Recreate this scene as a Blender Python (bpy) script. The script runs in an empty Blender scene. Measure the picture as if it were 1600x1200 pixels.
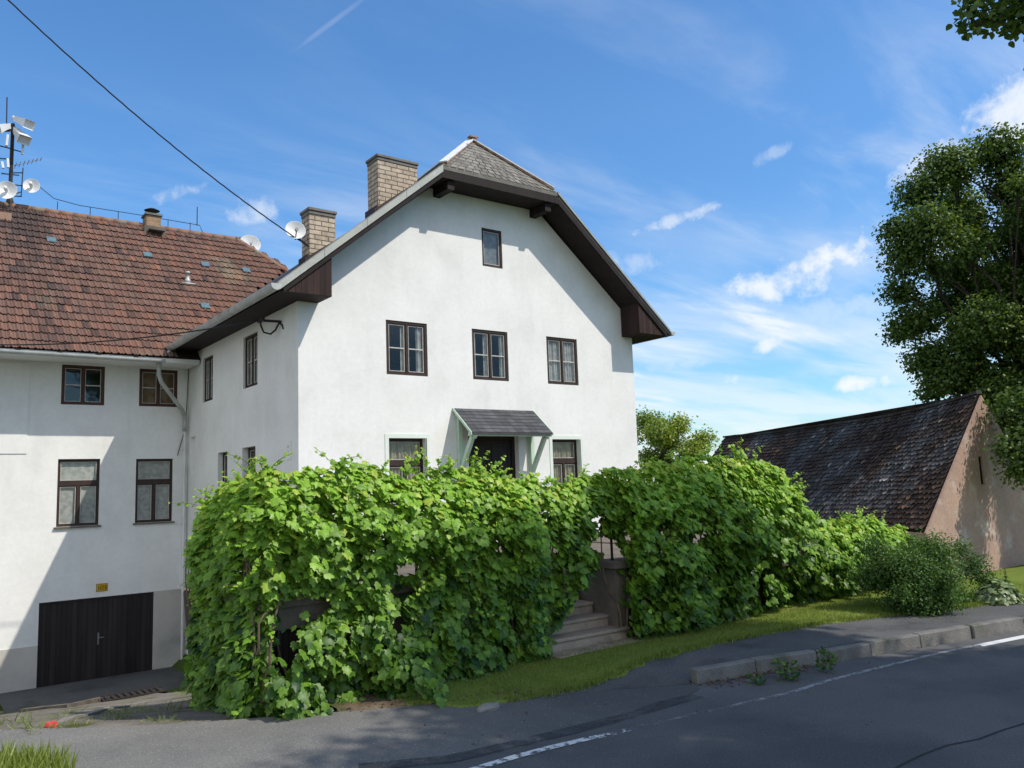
import bpy, math, random
import numpy as np
from mathutils import Vector, Matrix, noise, geometry
random.seed(7); rng = np.random.default_rng(7)
scene = bpy.context.scene
COL = scene.collection
R_ = math.radians
# ------------------------------------------------------------------ camera frame (house axes: x along the gable, y into the depth)
F_ = 1286.0
def nz(v): return v/np.linalg.norm(v)
_d1 = nz(np.array([1715., -98., F_])); _d2 = np.array([-976., -195., F_]); _d2 = nz(_d2-_d1*_d1.dot(_d2)); _d3 = np.cross(_d2, _d1)
if _d3[1] < 0: _d3 = -_d3
RM = np.array([_d1, _d2, _d3]); CAM = np.array([0, 0, 2.3])
def ray(px, py): return RM @ np.array([(px-800)/F_, -(py-600)/F_, 1.])
def P(px, py, ax, val):
    """surveyed point: where a sight line meets the plane x/y/z = val"""
    k = 'xyz'.index(ax); r = ray(px, py); return CAM + r*(val-CAM[k])/r[k]
def D(px, py, d): return CAM + ray(px, py)*d
SUN = nz(np.array([.44, -.70, 1.02]))

# ------------------------------------------------------------------ object helpers
def tag(o, label=None, cat=None, group=None, kind=None):
    if label: o['label'] = label
    if cat: o['category'] = cat
    if group: o['group'] = group
    if kind: o['kind'] = kind
    return o
def thing(name, loc, label, cat, group=None):
    o = bpy.data.objects.new(name, None); COL.objects.link(o); o.location = loc; o.empty_display_size = .3
    return tag(o, label, cat, group)
def wloc(o):
    v = Vector((0, 0, 0))
    while o is not None: v = v + Vector(o.location); o = o.parent
    return v
class MB:
    def __init__(s): s.v = []; s.f = []; s.m = []; s.t = []; s.mi = 0
    def add(s, vs, fs, tint=.5):
        n = len(s.v); s.v += [tuple(map(float, p)) for p in vs]
        for f in fs: s.f.append([n+i for i in f]); s.m.append(s.mi); s.t.append(tint)
        return s
    def box(s, x0, x1, y0, y1, z0, z1, tint=.5):
        return s.add([(x0,y0,z0),(x1,y0,z0),(x1,y1,z0),(x0,y1,z0),(x0,y0,z1),(x1,y0,z1),(x1,y1,z1),(x0,y1,z1)],
              [(0,3,2,1),(4,5,6,7),(0,1,5,4),(1,2,6,5),(2,3,7,6),(3,0,4,7)], tint)
    def prism(s, poly, ext, tint=.5):
        n = len(poly); e = np.array(ext); a = [np.array(p, float) for p in poly]
        return s.add(a+[p+e for p in a], [tuple(range(n))[::-1], tuple(range(n, 2*n))]+[(i, (i+1) % n, n+(i+1) % n, n+i) for i in range(n)], tint)
    def quad(s, a, b, c, d, tint=.5): return s.add([a, b, c, d], [(0, 1, 2, 3)], tint)
    def bar(s, p, q, w, h=None, up=(0, 0, 1), tint=.5):
        p = np.array(p, float); q = np.array(q, float); d = nz(q-p); h = h or w
        u = np.array(up, float)
        if abs(d.dot(u)) > .98: u = np.array([1., 0, 0])
        a = nz(np.cross(d, u)); b = np.cross(a, d); c = []
        for o in (p, q):
            for sa, sb in ((-1,-1),(1,-1),(1,1),(-1,1)): c.append(o+a*sa*w/2+b*sb*h/2)
        return s.add(c, [(0,1,2,3),(7,6,5,4),(0,4,5,1),(1,5,6,2),(2,6,7,3),(3,7,4,0)], tint)
    def tube(s, pts, r, n=8, cap=True, tint=.5):
        pts = [np.array(p, float) for p in pts]; m = len(pts)
        rr = r if hasattr(r, '__len__') else [r]*m
        vs = []; fs = []; pa = None
        for i, p in enumerate(pts):
            d = nz(pts[min(i+1, m-1)]-pts[max(i-1, 0)]+1e-9)
            if pa is None:
                u = np.array([0, 0, 1.]) if abs(d[2]) < .9 else np.array([1., 0, 0])
                a = nz(np.cross(d, u))
            else: a = nz(pa-d*pa.dot(d))
            pa = a; b = np.cross(d, a)
            for k in range(n):
                t = 2*math.pi*k/n; vs.append(p+(a*math.cos(t)+b*math.sin(t))*rr[i])
        for i in range(m-1):
            for k in range(n): fs.append((i*n+k, i*n+(k+1) % n, (i+1)*n+(k+1) % n, (i+1)*n+k))
        if cap: fs += [tuple(range(n))[::-1], tuple(range((m-1)*n, m*n))]
        return s.add(vs, fs, tint)
    def lathe(s, prof, o, axis, n=20, tint=.5):
        """prof: (radius, height along axis)"""
        o = np.array(o, float); d = nz(np.array(axis, float)); u = np.array([0, 0, 1.]) if abs(d[2]) < .9 else np.array([1., 0, 0])
        a = nz(np.cross(d, u)); b = np.cross(d, a); vs = []; fs = []
        for r, h in prof:
            for k in range(n):
                t = 2*math.pi*k/n; vs.append(o+d*h+(a*math.cos(t)+b*math.sin(t))*r)
        for i in range(len(prof)-1):
            for k in range(n): fs.append((i*n+k, i*n+(k+1) % n, (i+1)*n+(k+1) % n, (i+1)*n+k))
        return s.add(vs, fs, tint)
    def build(s, name, mats, parent=None, smooth=False, bevel=0):
        me = bpy.data.meshes.new(name); off = wloc(parent) if parent else Vector((0, 0, 0))
        me.from_pydata([(p[0]-off.x, p[1]-off.y, p[2]-off.z) for p in s.v], [], s.f)
        if not isinstance(mats, (list, tuple)): mats = [mats]
        for m in mats: me.materials.append(m)
        me.polygons.foreach_set('material_index', s.m)
        a = me.attributes.new('tint', 'FLOAT', 'FACE'); a.data.foreach_set('value', s.t)
        if smooth: me.polygons.foreach_set('use_smooth', [True]*len(s.f))
        me.update()
        o = bpy.data.objects.new(name, me); COL.objects.link(o)
        if parent: o.parent = parent
        if bevel:
            b = o.modifiers.new('bevel', 'BEVEL'); b.width = bevel; b.segments = 1; b.limit_method = 'ANGLE'
        return o
def np_mesh(name, V, nv, mat, parent, tint, faces):
    """many copies of one small template: V (N,k,3), faces on the template"""
    N, k, _ = V.shape; off = wloc(parent) if parent else Vector((0, 0, 0))
    V = V.reshape(-1, 3)-np.array([off.x, off.y, off.z])
    fl = [len(f) for f in faces]; base = np.concatenate([np.array(f) for f in faces])
    loops = (base[None, :]+(np.arange(N)*k)[:, None]).ravel().astype(np.int32)
    tot = np.tile(np.array(fl, np.int32), N); st = np.concatenate([[0], np.cumsum(tot)[:-1]]).astype(np.int32)
    me = bpy.data.meshes.new(name); me.vertices.add(len(V)); me.vertices.foreach_set('co', V.astype(np.float32).ravel())
    me.loops.add(len(loops)); me.loops.foreach_set('vertex_index', loops)
    me.polygons.add(len(tot)); me.polygons.foreach_set('loop_start', st); me.polygons.foreach_set('loop_total', tot)
    me.materials.append(mat); me.update(calc_edges=True)
    a = me.attributes.new('tint', 'FLOAT', 'FACE'); a.data.foreach_set('value', np.repeat(tint, len(faces)).astype(np.float32))
    o = bpy.data.objects.new(name, me); COL.objects.link(o)
    if parent: o.parent = parent
    return o

# ------------------------------------------------------------------ materials
def nt(m): m.use_nodes = True; return m.node_tree.nodes, m.node_tree.links
def ramp(ns, stops):
    r = ns.new('ShaderNodeValToRGB'); e = r.color_ramp.elements
    while len(e) < len(stops): e.new(.5)
    for i, (p, c) in enumerate(stops): e[i].position = p; e[i].color = (*c, 1) if len(c) == 3 else c
    return r
def mixc(ns, ls, fac, a, b, mode='MIX'):
    m = ns.new('ShaderNodeMix'); m.data_type = 'RGBA'; m.blend_type = mode
    for sock, v in ((m.inputs[0], fac), (m.inputs[6], a), (m.inputs[7], b)):
        if isinstance(v, (int, float)): sock.default_value = v
        elif isinstance(v, tuple): sock.default_value = (*v, 1)
        else: ls.new(v, sock)
    return m.outputs[2]
def noisen(ns, ls, scale, detail=4, rough=.55, vec=None, dist=0, stretch=None):
    t = ns.new('ShaderNodeTexNoise'); t.inputs['Scale'].default_value = scale; t.inputs['Detail'].default_value = detail
    t.inputs['Roughness'].default_value = rough; t.inputs['Distortion'].default_value = dist
    if vec is None: vec = ns.new('ShaderNodeNewGeometry').outputs['Position']
    if stretch:
        mp = ns.new('ShaderNodeMapping'); mp.inputs['Scale'].default_value = stretch; ls.new(vec, mp.inputs[0]); vec = mp.outputs[0]
    ls.new(vec, t.inputs['Vector']); return t.outputs['Fac']
def mat(name, c, c2=None, scale=2., lo=.4, hi=.65, rough=.8, metal=0, bump=0, bscale=60, spec=.3, tint=None, fine=None, c3=None, s3=.7, lo3=.55, hi3=.7, stretch=None, bstretch=None, speck=None, streak=None, fadex=None):
    m = bpy.data.materials.new(name); ns, ls = nt(m); b = ns['Principled BSDF']
    b.inputs['Roughness'].default_value = rough; b.inputs['Metallic'].default_value = metal; b.inputs['Specular IOR Level'].default_value = spec
    b.inputs['Base Color'].default_value = (*c, 1); out = None
    if c2:
        r = ramp(ns, [(lo, (0, 0, 0)), (hi, (1, 1, 1))]); ls.new(noisen(ns, ls, scale, stretch=stretch), r.inputs[0])
        out = mixc(ns, ls, r.outputs[0], c, c2)
    if c3:
        r = ramp(ns, [(lo3, (0, 0, 0)), (hi3, (1, 1, 1))]); ls.new(noisen(ns, ls, s3, 6, .6), r.inputs[0])
        out = mixc(ns, ls, r.outputs[0], out if out else c, c3)
    if tint:
        at = ns.new('ShaderNodeAttribute'); at.attribute_name = 'tint'
        r = ramp(ns, tint); ls.new(at.outputs['Fac'], r.inputs[0])
        out = mixc(ns, ls, 1., out if out else c, r.outputs[0], 'MULTIPLY')
    if fine:
        amt, fs = fine; r = ramp(ns, [(.3, (1-amt,)*3), (.7, (1+amt,)*3)]); ls.new(noisen(ns, ls, fs, 3, .7), r.inputs[0])
        out = mixc(ns, ls, 1., out if out else c, r.outputs[0], 'MULTIPLY')
    if fadex:
        sp = ns.new('ShaderNodeSeparateXYZ'); ls.new(ns.new('ShaderNodeNewGeometry').outputs['Position'], sp.inputs[0]); ad = ns.new('ShaderNodeMath'); ad.operation = 'MULTIPLY_ADD'; ls.new(noisen(ns, ls, 1.1, 4), ad.inputs[0]); ad.inputs[1].default_value = 2.2; ls.new(sp.outputs[0], ad.inputs[2])
        mr = ns.new('ShaderNodeMapRange'); mr.inputs[1].default_value = fadex[0]; mr.inputs[2].default_value = fadex[1]; ls.new(ad.outputs[0], mr.inputs[0])
        out = mixc(ns, ls, mr.outputs[0], out if out else c, fadex[2])
    if streak:
        r = ramp(ns, [(.50, (1, 1, 1)), (.78, (1-streak,)*3)]); ls.new(noisen(ns, ls, 3.2, 5, .6, stretch=(1, 1, .12)), r.inputs[0])
        out = mixc(ns, ls, 1., out if out else c, r.outputs[0], 'MULTIPLY')
    if speck:
        vo = ns.new('ShaderNodeTexVoronoi'); vo.inputs['Scale'].default_value = speck[0]; ls.new(ns.new('ShaderNodeNewGeometry').outputs['Position'], vo.inputs['Vector'])
        sr = ramp(ns, [(speck[1]*.7, (1, 1, 1)), (speck[1], (0, 0, 0))]); ls.new(vo.outputs['Distance'], sr.inputs[0])
        sx = ns.new('ShaderNodeSeparateColor'); ls.new(vo.outputs['Color'], sx.inputs[0]); sg = ramp(ns, [(.62, (0, 0, 0)), (.9, (.8, .8, .8))]); ls.new(sx.outputs[0], sg.inputs[0])
        out = mixc(ns, ls, mixc(ns, ls, 1., sr.outputs[0], sg.outputs[0], 'MULTIPLY'), out if out else c, speck[2])
    if out: ls.new(out, b.inputs['Base Color'])
    if bump:
        bp = ns.new('ShaderNodeBump'); bp.inputs['Strength'].default_value = bump; bp.inputs['Distance'].default_value = .02
        ls.new(noisen(ns, ls, bscale, 5, .6, stretch=bstretch), bp.inputs['Height']); ls.new(bp.outputs[0], b.inputs['Normal'])
    return m
def leafmat(name, dark, light, trans=.35, gloss=.06, rough=.45, old=None):
    m = bpy.data.materials.new(name); ns, ls = nt(m); ns.remove(ns['Principled BSDF']); out = ns['Material Output']
    at = ns.new('ShaderNodeAttribute'); at.attribute_name = 'tint'
    r = ramp(ns, [(0, dark), (.9, light), (1, old)] if old else [(0, dark), (1, light)]); ls.new(at.outputs['Fac'], r.inputs[0])
    nr = ramp(ns, [(.35, (.82, .82, .82)), (.65, (1.15, 1.15, 1.15))]); ls.new(noisen(ns, ls, 25, 2), nr.inputs[0])
    c = mixc(ns, ls, 1., r.outputs[0], nr.outputs[0], 'MULTIPLY')
    d = ns.new('ShaderNodeBsdfDiffuse'); t = ns.new('ShaderNodeBsdfTranslucent'); g = ns.new('ShaderNodeBsdfGlossy'); g.inputs['Roughness'].default_value = rough
    ls.new(c, d.inputs[0])
    tc = mixc(ns, ls, 1., c, (1.5, 1.35, .6), 'MULTIPLY'); ls.new(tc, t.inputs[0])
    a = ns.new('ShaderNodeMixShader'); a.inputs[0].default_value = trans; ls.new(d.outputs[0], a.inputs[1]); ls.new(t.outputs[0], a.inputs[2])
    b = ns.new('ShaderNodeMixShader'); b.inputs[0].default_value = gloss; ls.new(a.outputs[0], b.inputs[1]); ls.new(g.outputs[0], b.inputs[2])
    ls.new(b.outputs[0], out.inputs[0]); return m
def glassmat(name, refl=.18, tintc=(.75, .8, .82)):
    m = bpy.data.materials.new(name); ns, ls = nt(m); ns.remove(ns['Principled BSDF']); out = ns['Material Output']
    t = ns.new('ShaderNodeBsdfTransparent'); t.inputs[0].default_value = (*tintc, 1); g = ns.new('ShaderNodeBsdfGlossy'); g.inputs['Roughness'].default_value = .03
    fr = ns.new('ShaderNodeLayerWeight'); fr.inputs[0].default_value = .5
    pw_ = ns.new('ShaderNodeMath'); pw_.operation = 'POWER'; ls.new(fr.outputs['Facing'], pw_.inputs[0]); pw_.inputs[1].default_value = 4.
    mt = ns.new('ShaderNodeMath'); mt.operation = 'MULTIPLY_ADD'; ls.new(pw_.outputs[0], mt.inputs[0]); mt.inputs[1].default_value = .55; mt.inputs[2].default_value = refl
    bp = ns.new('ShaderNodeBump'); bp.inputs['Strength'].default_value = .06; bp.inputs['Distance'].default_value = .02; ls.new(noisen(ns, ls, 4, 1), bp.inputs['Height']); ls.new(bp.outputs[0], g.inputs['Normal'])
    x = ns.new('ShaderNodeMixShader'); ls.new(mt.outputs[0], x.inputs[0]); ls.new(t.outputs[0], x.inputs[1]); ls.new(g.outputs[0], x.inputs[2]); ls.new(x.outputs[0], out.inputs[0]); return m
def clothmat(name, c, trans=.4):
    m = bpy.data.materials.new(name); ns, ls = nt(m); ns.remove(ns['Principled BSDF']); out = ns['Material Output']
    r = ramp(ns, [(.38, tuple(x*.72 for x in c)), (.62, c)]); ls.new(noisen(ns, ls, 9, 3, .5), r.inputs[0])
    d = ns.new('ShaderNodeBsdfDiffuse'); t = ns.new('ShaderNodeBsdfTranslucent'); ls.new(r.outputs[0], d.inputs[0]); ls.new(r.outputs[0], t.inputs[0])
    a = ns.new('ShaderNodeMixShader'); a.inputs[0].default_value = trans; ls.new(d.outputs[0], a.inputs[1]); ls.new(t.outputs[0], a.inputs[2]); ls.new(a.outputs[0], out.inputs[0]); return m
def brickmat(name, c1, c2, mortar, bw, bh, yax=False):
    m = bpy.data.materials.new(name); ns, ls = nt(m); b = ns['Principled BSDF']; b.inputs['Roughness'].default_value = .9; b.inputs['Specular IOR Level'].default_value = .15
    g = ns.new('ShaderNodeNewGeometry'); sp = ns.new('ShaderNodeSeparateXYZ'); ls.new(g.outputs['Position'], sp.inputs[0])
    ad = ns.new('ShaderNodeMath'); ls.new(sp.outputs[0], ad.inputs[0]); ls.new(sp.outputs[1], ad.inputs[1]); cb = ns.new('ShaderNodeCombineXYZ'); ls.new(ad.outputs[0], cb.inputs[0]); ls.new(sp.outputs[2], cb.inputs[1])
    t = ns.new('ShaderNodeTexBrick'); ls.new(cb.outputs[0], t.inputs['Vector']); t.inputs['Scale'].default_value = 1; t.inputs['Brick Width'].default_value = bw; t.inputs['Row Height'].default_value = bh
    t.inputs['Mortar Size'].default_value = .012; t.inputs['Color1'].default_value = (*c1, 1); t.inputs['Color2'].default_value = (*c2, 1); t.inputs['Mortar'].default_value = (*mortar, 1)
    nr = ramp(ns, [(.3, (.65,)*3), (.7, (1.15,)*3)]); ls.new(noisen(ns, ls, 6, 5), nr.inputs[0])
    ls.new(mixc(ns, ls, 1., t.outputs['Color'], nr.outputs[0], 'MULTIPLY'), b.inputs['Base Color'])
    bp = ns.new('ShaderNodeBump'); bp.inputs['Strength'].default_value = .7; bp.inputs['Distance'].default_value = .015; bp.invert = True; ls.new(t.outputs['Fac'], bp.inputs['Height']); ls.new(bp.outputs[0], b.inputs['Normal'])
    return m
M = {}
M['plaster'] = mat('white plaster', (.80, .795, .77), (.735, .73, .705), 1.1, .35, .68, rough=.95, bump=.12, bscale=14, spec=.08, streak=.055, fine=(.035, 9), c3=(.70, .695, .67), s3=1.1, lo3=.56, hi3=.82)
M['plinth'] = mat('grey render', (.50, .475, .43), (.58, .55, .49), 1.6, rough=.95, bump=.3, bscale=30, spec=.1, c3=(.27, .26, .25), s3=.8, lo3=.5, hi3=.75)
M['brown'] = mat('dark brown paint', (.035, .022, .018), (.05, .03, .024), 8, rough=.55)
M['redbrown'] = mat('red brown paint', (.06, .026, .018), (.085, .035, .024), 8, rough=.5)
M['garage'] = mat('dark stained planks', (.018, .014, .014), (.028, .022, .021), 6, tint=[(0, (.7, .7, .7)), (1, (1.5, 1.5, 1.5))], rough=.6, stretch=(1, 1, .08), bump=.2, bscale=30, bstretch=(1, 1, .05))
M['soffit'] = mat('dark stained boards', (.012, .0075, .007), (.022, .013, .011), 7, rough=.75, stretch=(1, 1, .15))
M['planks'] = mat('weathered brown planks', (.040, .021, .018), (.024, .013, .012), 9, rough=.8, stretch=(1, 1, .12), tint=[(0, (.7, .7, .7)), (1, (1.3, 1.3, 1.3))])
M['putty'] = mat('old white sash paint', (.58, .56, .52), (.45, .43, .39), 12, rough=.6)
M['mint'] = mat('mint green paint', (.52, .66, .52), (.47, .6, .48), 6, rough=.7)
M['mintpale'] = mat('pale mint plaster', (.70, .77, .69), (.66, .72, .65), 3, rough=.9, spec=.1)
M['glass'] = glassmat('window glass', .035, (.88, .9, .9))
M['glassdark'] = glassmat('old window glass', .06, (.6, .64, .66))
M['curtain'] = clothmat('white net curtain', (.72, .71, .67))
M['lace'] = clothmat('lace curtain', (.66, .66, .62), .3)
M['blind'] = clothmat('beige ribbed curtain', (.52, .47, .36), .3)
M['board'] = mat('pale plywood', (.42, .26, .13), (.35, .21, .10), 5, rough=.7)
M['zinc'] = mat('weathered zinc', (.42, .43, .42), (.52, .53, .51), 3, rough=.55, metal=.35, c3=(.33, .34, .33), s3=2)
M['trim'] = mat('painted verge metal', (.42, .43, .39), (.36, .37, .34), 2.5, rough=.6, c3=(.48, .48, .45), s3=5)
M['whitemetal'] = mat('white flashing with rust', (.74, .74, .73), (.68, .68, .68), 5, rough=.5, c3=(.28, .11, .05), s3=4, lo3=.6, hi3=.68)
M['rust'] = mat('rusty sheet edge', (.25, .10, .05), (.4, .3, .25), 9, rough=.8)
M['shingle'] = mat('weathered grey shingles', (.17, .162, .145), (.23, .215, .185), 5, rough=.95, tint=[(0, (.7, .7, .7)), (.5, (1, 1, 1)), (1, (1.2, 1.18, 1.14))], fine=(.3, 60))
M['tile'] = mat('clay roof tile', (.185, .098, .072), (.172, .108, .083), 3, rough=.85, bump=.15, bscale=50, tint=[(0, (.42, .5, .58)), (.25, (.72, .75, .78)), (.55, (1, 1, 1)), (.85, (1.2, 1.05, .95)), (1, (1.5, 1.25, 1.05))], c3=(.24, .205, .14), s3=.42, lo3=.58, hi3=.76, fine=(.25, 26))
M['tileridge'] = mat('clay ridge tile', (.25, .125, .085), (.22, .18, .13), 3, rough=.85, fine=(.2, 30))
M['darkened'] = mat('sooty tile shadow gap', (.03, .02, .018), rough=1)  # near-black colour paints the shade under tile edges; also colours the drain pit
M['glasstile'] = mat('glass roof tile', (.09, .15, .17), (.14, .21, .22), 14, rough=.25, spec=.5)
M['slate'] = mat('dark slate', (.064, .059, .055), (.108, .102, .096), 2.4, rough=.8, spec=.2, tint=[(0, (.45, .45, .45)), (.6, (1, 1, 1)), (.93, (1.5, 1.5, 1.5)), (1, (3.2, 3.2, 3.1))], c3=(.05, .03, .019), s3=.42, lo3=.44, hi3=.54, fine=(.55, 16))
M['darkslate'] = mat('canopy shingle', (.06, .062, .068), (.08, .08, .085), 4, rough=.75, tint=[(0, (.7, .7, .7)), (1, (1.3, 1.3, 1.3))], fine=(.25, 45))
M['pinkplaster'] = mat('old pink plaster', (.43, .29, .225), (.35, .24, .19), 1.1, .35, .65, rough=.95, spec=.1, bump=.6, bscale=7, c3=(.50, .40, .34), s3=1.4, lo3=.55, hi3=.68, fine=(.12, 12))
M['chbrick'] = brickmat('pale chimney brick', (.58, .485, .37), (.46, .38, .295), (.15, .13, .11), .34, .115)
M['chbrick2'] = brickmat('brown chimney brick', (.40, .24, .13), (.34, .2, .11), (.3, .26, .2), .25, .08)
M['concrete'] = mat('old concrete', (.175, .148, .12), (.12, .105, .088), 2.2, rough=.95, spec=.15, bump=.5, bscale=22, c3=(.085, .08, .066), s3=1.5, lo3=.5, hi3=.72, fine=(.12, 50))
M['step'] = mat('worn sandy concrete', (.40, .32, .25), (.31, .25, .20), 2.5, rough=.95, spec=.1, bump=.5, bscale=25, c3=(.16, .14, .11), s3=1.8, lo3=.52, hi3=.7, fine=(.15, 40))
M['cap'] = mat('weathered concrete cap', (.2, .19, .17), (.14, .13, .12), 5, rough=.95, bump=.4, bscale=25)
M['asphalt'] = mat('asphalt', (.115, .113, .109), (.138, .135, .13), .5, .35, .7, rough=.9, spec=.2, bump=.5, bscale=110, c3=(.08, .081, .083), s3=.35, lo3=.45, hi3=.62, fine=(.3, 55), speck=(34, .15, (.36, .35, .33)))
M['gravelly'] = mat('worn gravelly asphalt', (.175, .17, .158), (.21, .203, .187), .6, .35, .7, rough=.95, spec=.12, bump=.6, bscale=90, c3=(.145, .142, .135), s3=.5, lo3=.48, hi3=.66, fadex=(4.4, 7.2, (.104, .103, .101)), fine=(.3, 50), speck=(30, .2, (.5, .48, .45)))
M['asphalt2'] = mat('footway asphalt', (.095, .095, .095), (.115, .114, .112), .9, rough=.92, spec=.15, bump=.6, bscale=70, c3=(.065, .065, .067), s3=1.2, lo3=.5, hi3=.66, fine=(.3, 55), speck=(34, .16, (.28, .27, .26)))
M['kerb'] = mat('granite kerb', (.19, .18, .165), (.13, .124, .115), 3, rough=.9, bump=.5, bscale=28, c3=(.09, .095, .065), s3=2, lo3=.5, hi3=.66, fine=(.2, 60))
M['lawn'] = mat('mown grass', (.13, .18, .034), (.17, .215, .045), 2.2, rough=1, spec=.05, bump=.7, bscale=45, c3=(.20, .165, .08), s3=1.3, lo3=.6, hi3=.75, fine=(.35, 40))
M['soil'] = mat('bare soil', (.115, .085, .058), (.16, .125, .088), 2.6, rough=1, spec=.05, bump=.9, bscale=16, c3=(.055, .075, .022), s3=1.1, lo3=.5, hi3=.62, fine=(.25, 40))
M['drive'] = mat('worn gravel driveway', (.15, .135, .112), (.21, .19, .16), 2.4, rough=1, spec=.08, bump=1., bscale=20, c3=(.075, .085, .03), s3=1.4, lo3=.56, hi3=.64, fine=(.3, 45))
M['field'] = mat('meadow', (.055, .085, .02), (.08, .11, .03), .2, rough=1, spec=.05)
M['bark'] = mat('bark', (.07, .053, .04), (.045, .035, .028), 6, rough=.95, bump=.8, bscale=18, stretch=(1, 1, .3))
M['vinestem'] = mat('old vine wood', (.17, .12, .08), (.10, .07, .05), 9, rough=.9)
M['iron'] = mat('painted iron', (.025, .025, .027), (.05, .035, .028), 14, rough=.6, metal=.3)
M['steel'] = mat('galvanised steel', (.3, .3, .31), (.2, .19, .19), 8, rough=.5, metal=.6)
M['whitepaint'] = mat('white enamel', (.74, .74, .73), (.66, .66, .65), 4, rough=.4)
M['cable'] = mat('black cable', (.015, .015, .017), rough=.6)
M['yellow'] = mat('yellow number plate', (.62, .38, .015), (.5, .3, .012), 20, rough=.5)
M['ink'] = mat('black lettering', (.02, .016, .01), rough=.6)
M['red'] = mat('red paint', (.62, .07, .06), (.5, .05, .05), 20, rough=.6)
M['pale'] = mat('pale stone', (.25, .235, .205), (.18, .17, .15), 6, rough=.95, bump=.5, bscale=25)
M['litter'] = mat('dry leaf litter', (.11, .065, .04), rough=1, tint=[(0, (.5, .5, .5)), (1, (1.6, 1.5, 1.3))])
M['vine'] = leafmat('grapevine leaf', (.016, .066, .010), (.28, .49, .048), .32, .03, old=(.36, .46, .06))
M['treeleaf'] = leafmat('broad tree leaf', (.030, .075, .015), (.185, .27, .05), .34, .03)
M['paleleaf'] = leafmat('light green tree leaf', (.15, .24, .035), (.36, .44, .08), .45, .04)
M['shrubleaf'] = leafmat('shrub leaf', (.024, .066, .018), (.14, .25, .055), .3, .02)
M['hosta'] = leafmat('variegated leaf', (.09, .15, .05), (.30, .36, .18), .25, .06)
M['grass'] = leafmat('grass blade', (.09, .14, .02), (.30, .36, .07), .35, .03)
def markmat(name='worn road paint', col=(.62, .62, .6), sc=13, lo=.87, hi=.999):
    m = bpy.data.materials.new(name); ns, ls = nt(m); b = ns['Principled BSDF']; out = ns['Material Output']; b.inputs['Base Color'].default_value = (*col, 1); b.inputs['Roughness'].default_value = .8
    at = ns.new('ShaderNodeAttribute'); at.attribute_name = 'tint'; t = ns.new('ShaderNodeBsdfTransparent')
    mu = ns.new('ShaderNodeMath'); mu.operation = 'MULTIPLY_ADD'; mu.inputs[1].default_value = 1.; ls.new(noisen(ns, ls, sc, 8, .7), mu.inputs[0]); ls.new(at.outputs['Fac'], mu.inputs[2])
    r = ramp(ns, [(.94, (0, 0, 0)), (.99, (1, 1, 1))]); ls.new(mu.outputs[0], r.inputs[0]); r.color_ramp.elements[0].position = lo; r.color_ramp.elements[1].position = hi
    x = ns.new('ShaderNodeMixShader'); ls.new(r.outputs[0], x.inputs[0]); ls.new(t.outputs[0], x.inputs[1]); ls.new(b.outputs[0], x.inputs[2]); ls.new(x.outputs[0], out.inputs[0]); return m
M['mark'] = markmat(); M['oldmark'] = markmat('faded road paint', (.27, .27, .265), 9, .8, .999); M['seam'] = markmat('worn tar seam', (.055, .056, .058), 2.2, .72, .98)

# ------------------------------------------------------------------ terrain
def polyat0(poly, x):
    return float(np.interp(x, [p[0] for p in poly], [p[1] for p in poly]))
def sm(a, b, x):
    t = max(0, min(1, (x-a)/(b-a))); return t*t*(3-2*t)
def ye(x): return min(13., max(8.3, 10.31-.76*(x-1.03)))
def gz(x, y):
    """height of the natural ground"""
    z = 0.
    e = ye(x)
    if y > e:
        t = min(1, (y-e)/(21.2-e)); z = -2.12*t**1.15
    w = sm(6.4, 7.6, x)                      # lawn side stays level
    zr = .10 if y < 12 else .10-.6*sm(12, 22, y)
    zr -= .55*sm(14.5, 19.5, x)*sm(6.5, 10, y)
    return z*(1-w)+zr*w*sm(6.2, 7.2, y)
def grid_sheet(name, xs, ys, zf, m, kind='structure'):
    vs = [(x, y, zf(x, y)) for y in ys for x in xs]; n = len(xs)
    fs = [(j*n+i, j*n+i+1, (j+1)*n+i+1, (j+1)*n+i) for j in range(len(ys)-1) for i in range(n-1)]
    o = MB().add(vs, fs).build(name, m, smooth=True); return tag(o, kind=kind)
# base ground, one sheet to the horizon
xs = [-900, -300, -100, -40]+list(np.arange(-14, 40, 1.0))+[60, 120, 300, 900]
ys = [-900, -300, -80, -30, -12, -6, -4, -2.5]+list(np.arange(-1, 30, .8))+[40, 80, 160, 400, 1200]
def gbase(x, y):
    if y < -2: return -.06+min(.7, (-2-y)*.35)
    return gz(x, y)-.06-(1.2*sm(30, 80, y) if y > 30 else 0)-.10*sm(6, 7, x)*(1 if y < 16 else 0)
grid_sheet('ground', xs, ys, gbase, M['field'])
# road
edge = [(60., 1.2), (30., 3.6), (20., 4.55), (13.1, 5.33), (10.4, 5.85), (9.2, 6.1), (7.5, 6.5), (6.8, 6.95), (6.2, 7.35), (5.3, 7.75), (4.4, 8.15), (3.73, 8.5), (2.6, 9.12), (1.9, 9.6), (1.03, 10.3), (0, 11.1), (-1.2, 12.0), (-12, 12.6), (-60, 14)]
mb = MB(); n = len(edge)
for i in range(n-1):
    (xa, ya), (xb, yb) = edge[i], edge[i+1]
    mb.quad((xa, -1.9, 0), (xa, ya, 0), (xb, yb, 0), (xb, -1.9, 0))
tag(mb.build('road', M['asphalt']), kind='structure')
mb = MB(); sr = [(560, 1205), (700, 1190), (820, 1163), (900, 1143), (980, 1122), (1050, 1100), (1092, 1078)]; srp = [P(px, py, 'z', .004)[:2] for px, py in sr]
le_ = [(7.42, 6.53), (6.8, 6.93), (6.2, 7.33), (5.3, 7.73), (4.4, 8.13), (3.73, 8.48), (2.6, 9.1), (1.9, 9.58), (1.03, 10.28), (0, 11.08), (-1.2, 11.98), (-12, 12.5)]
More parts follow.
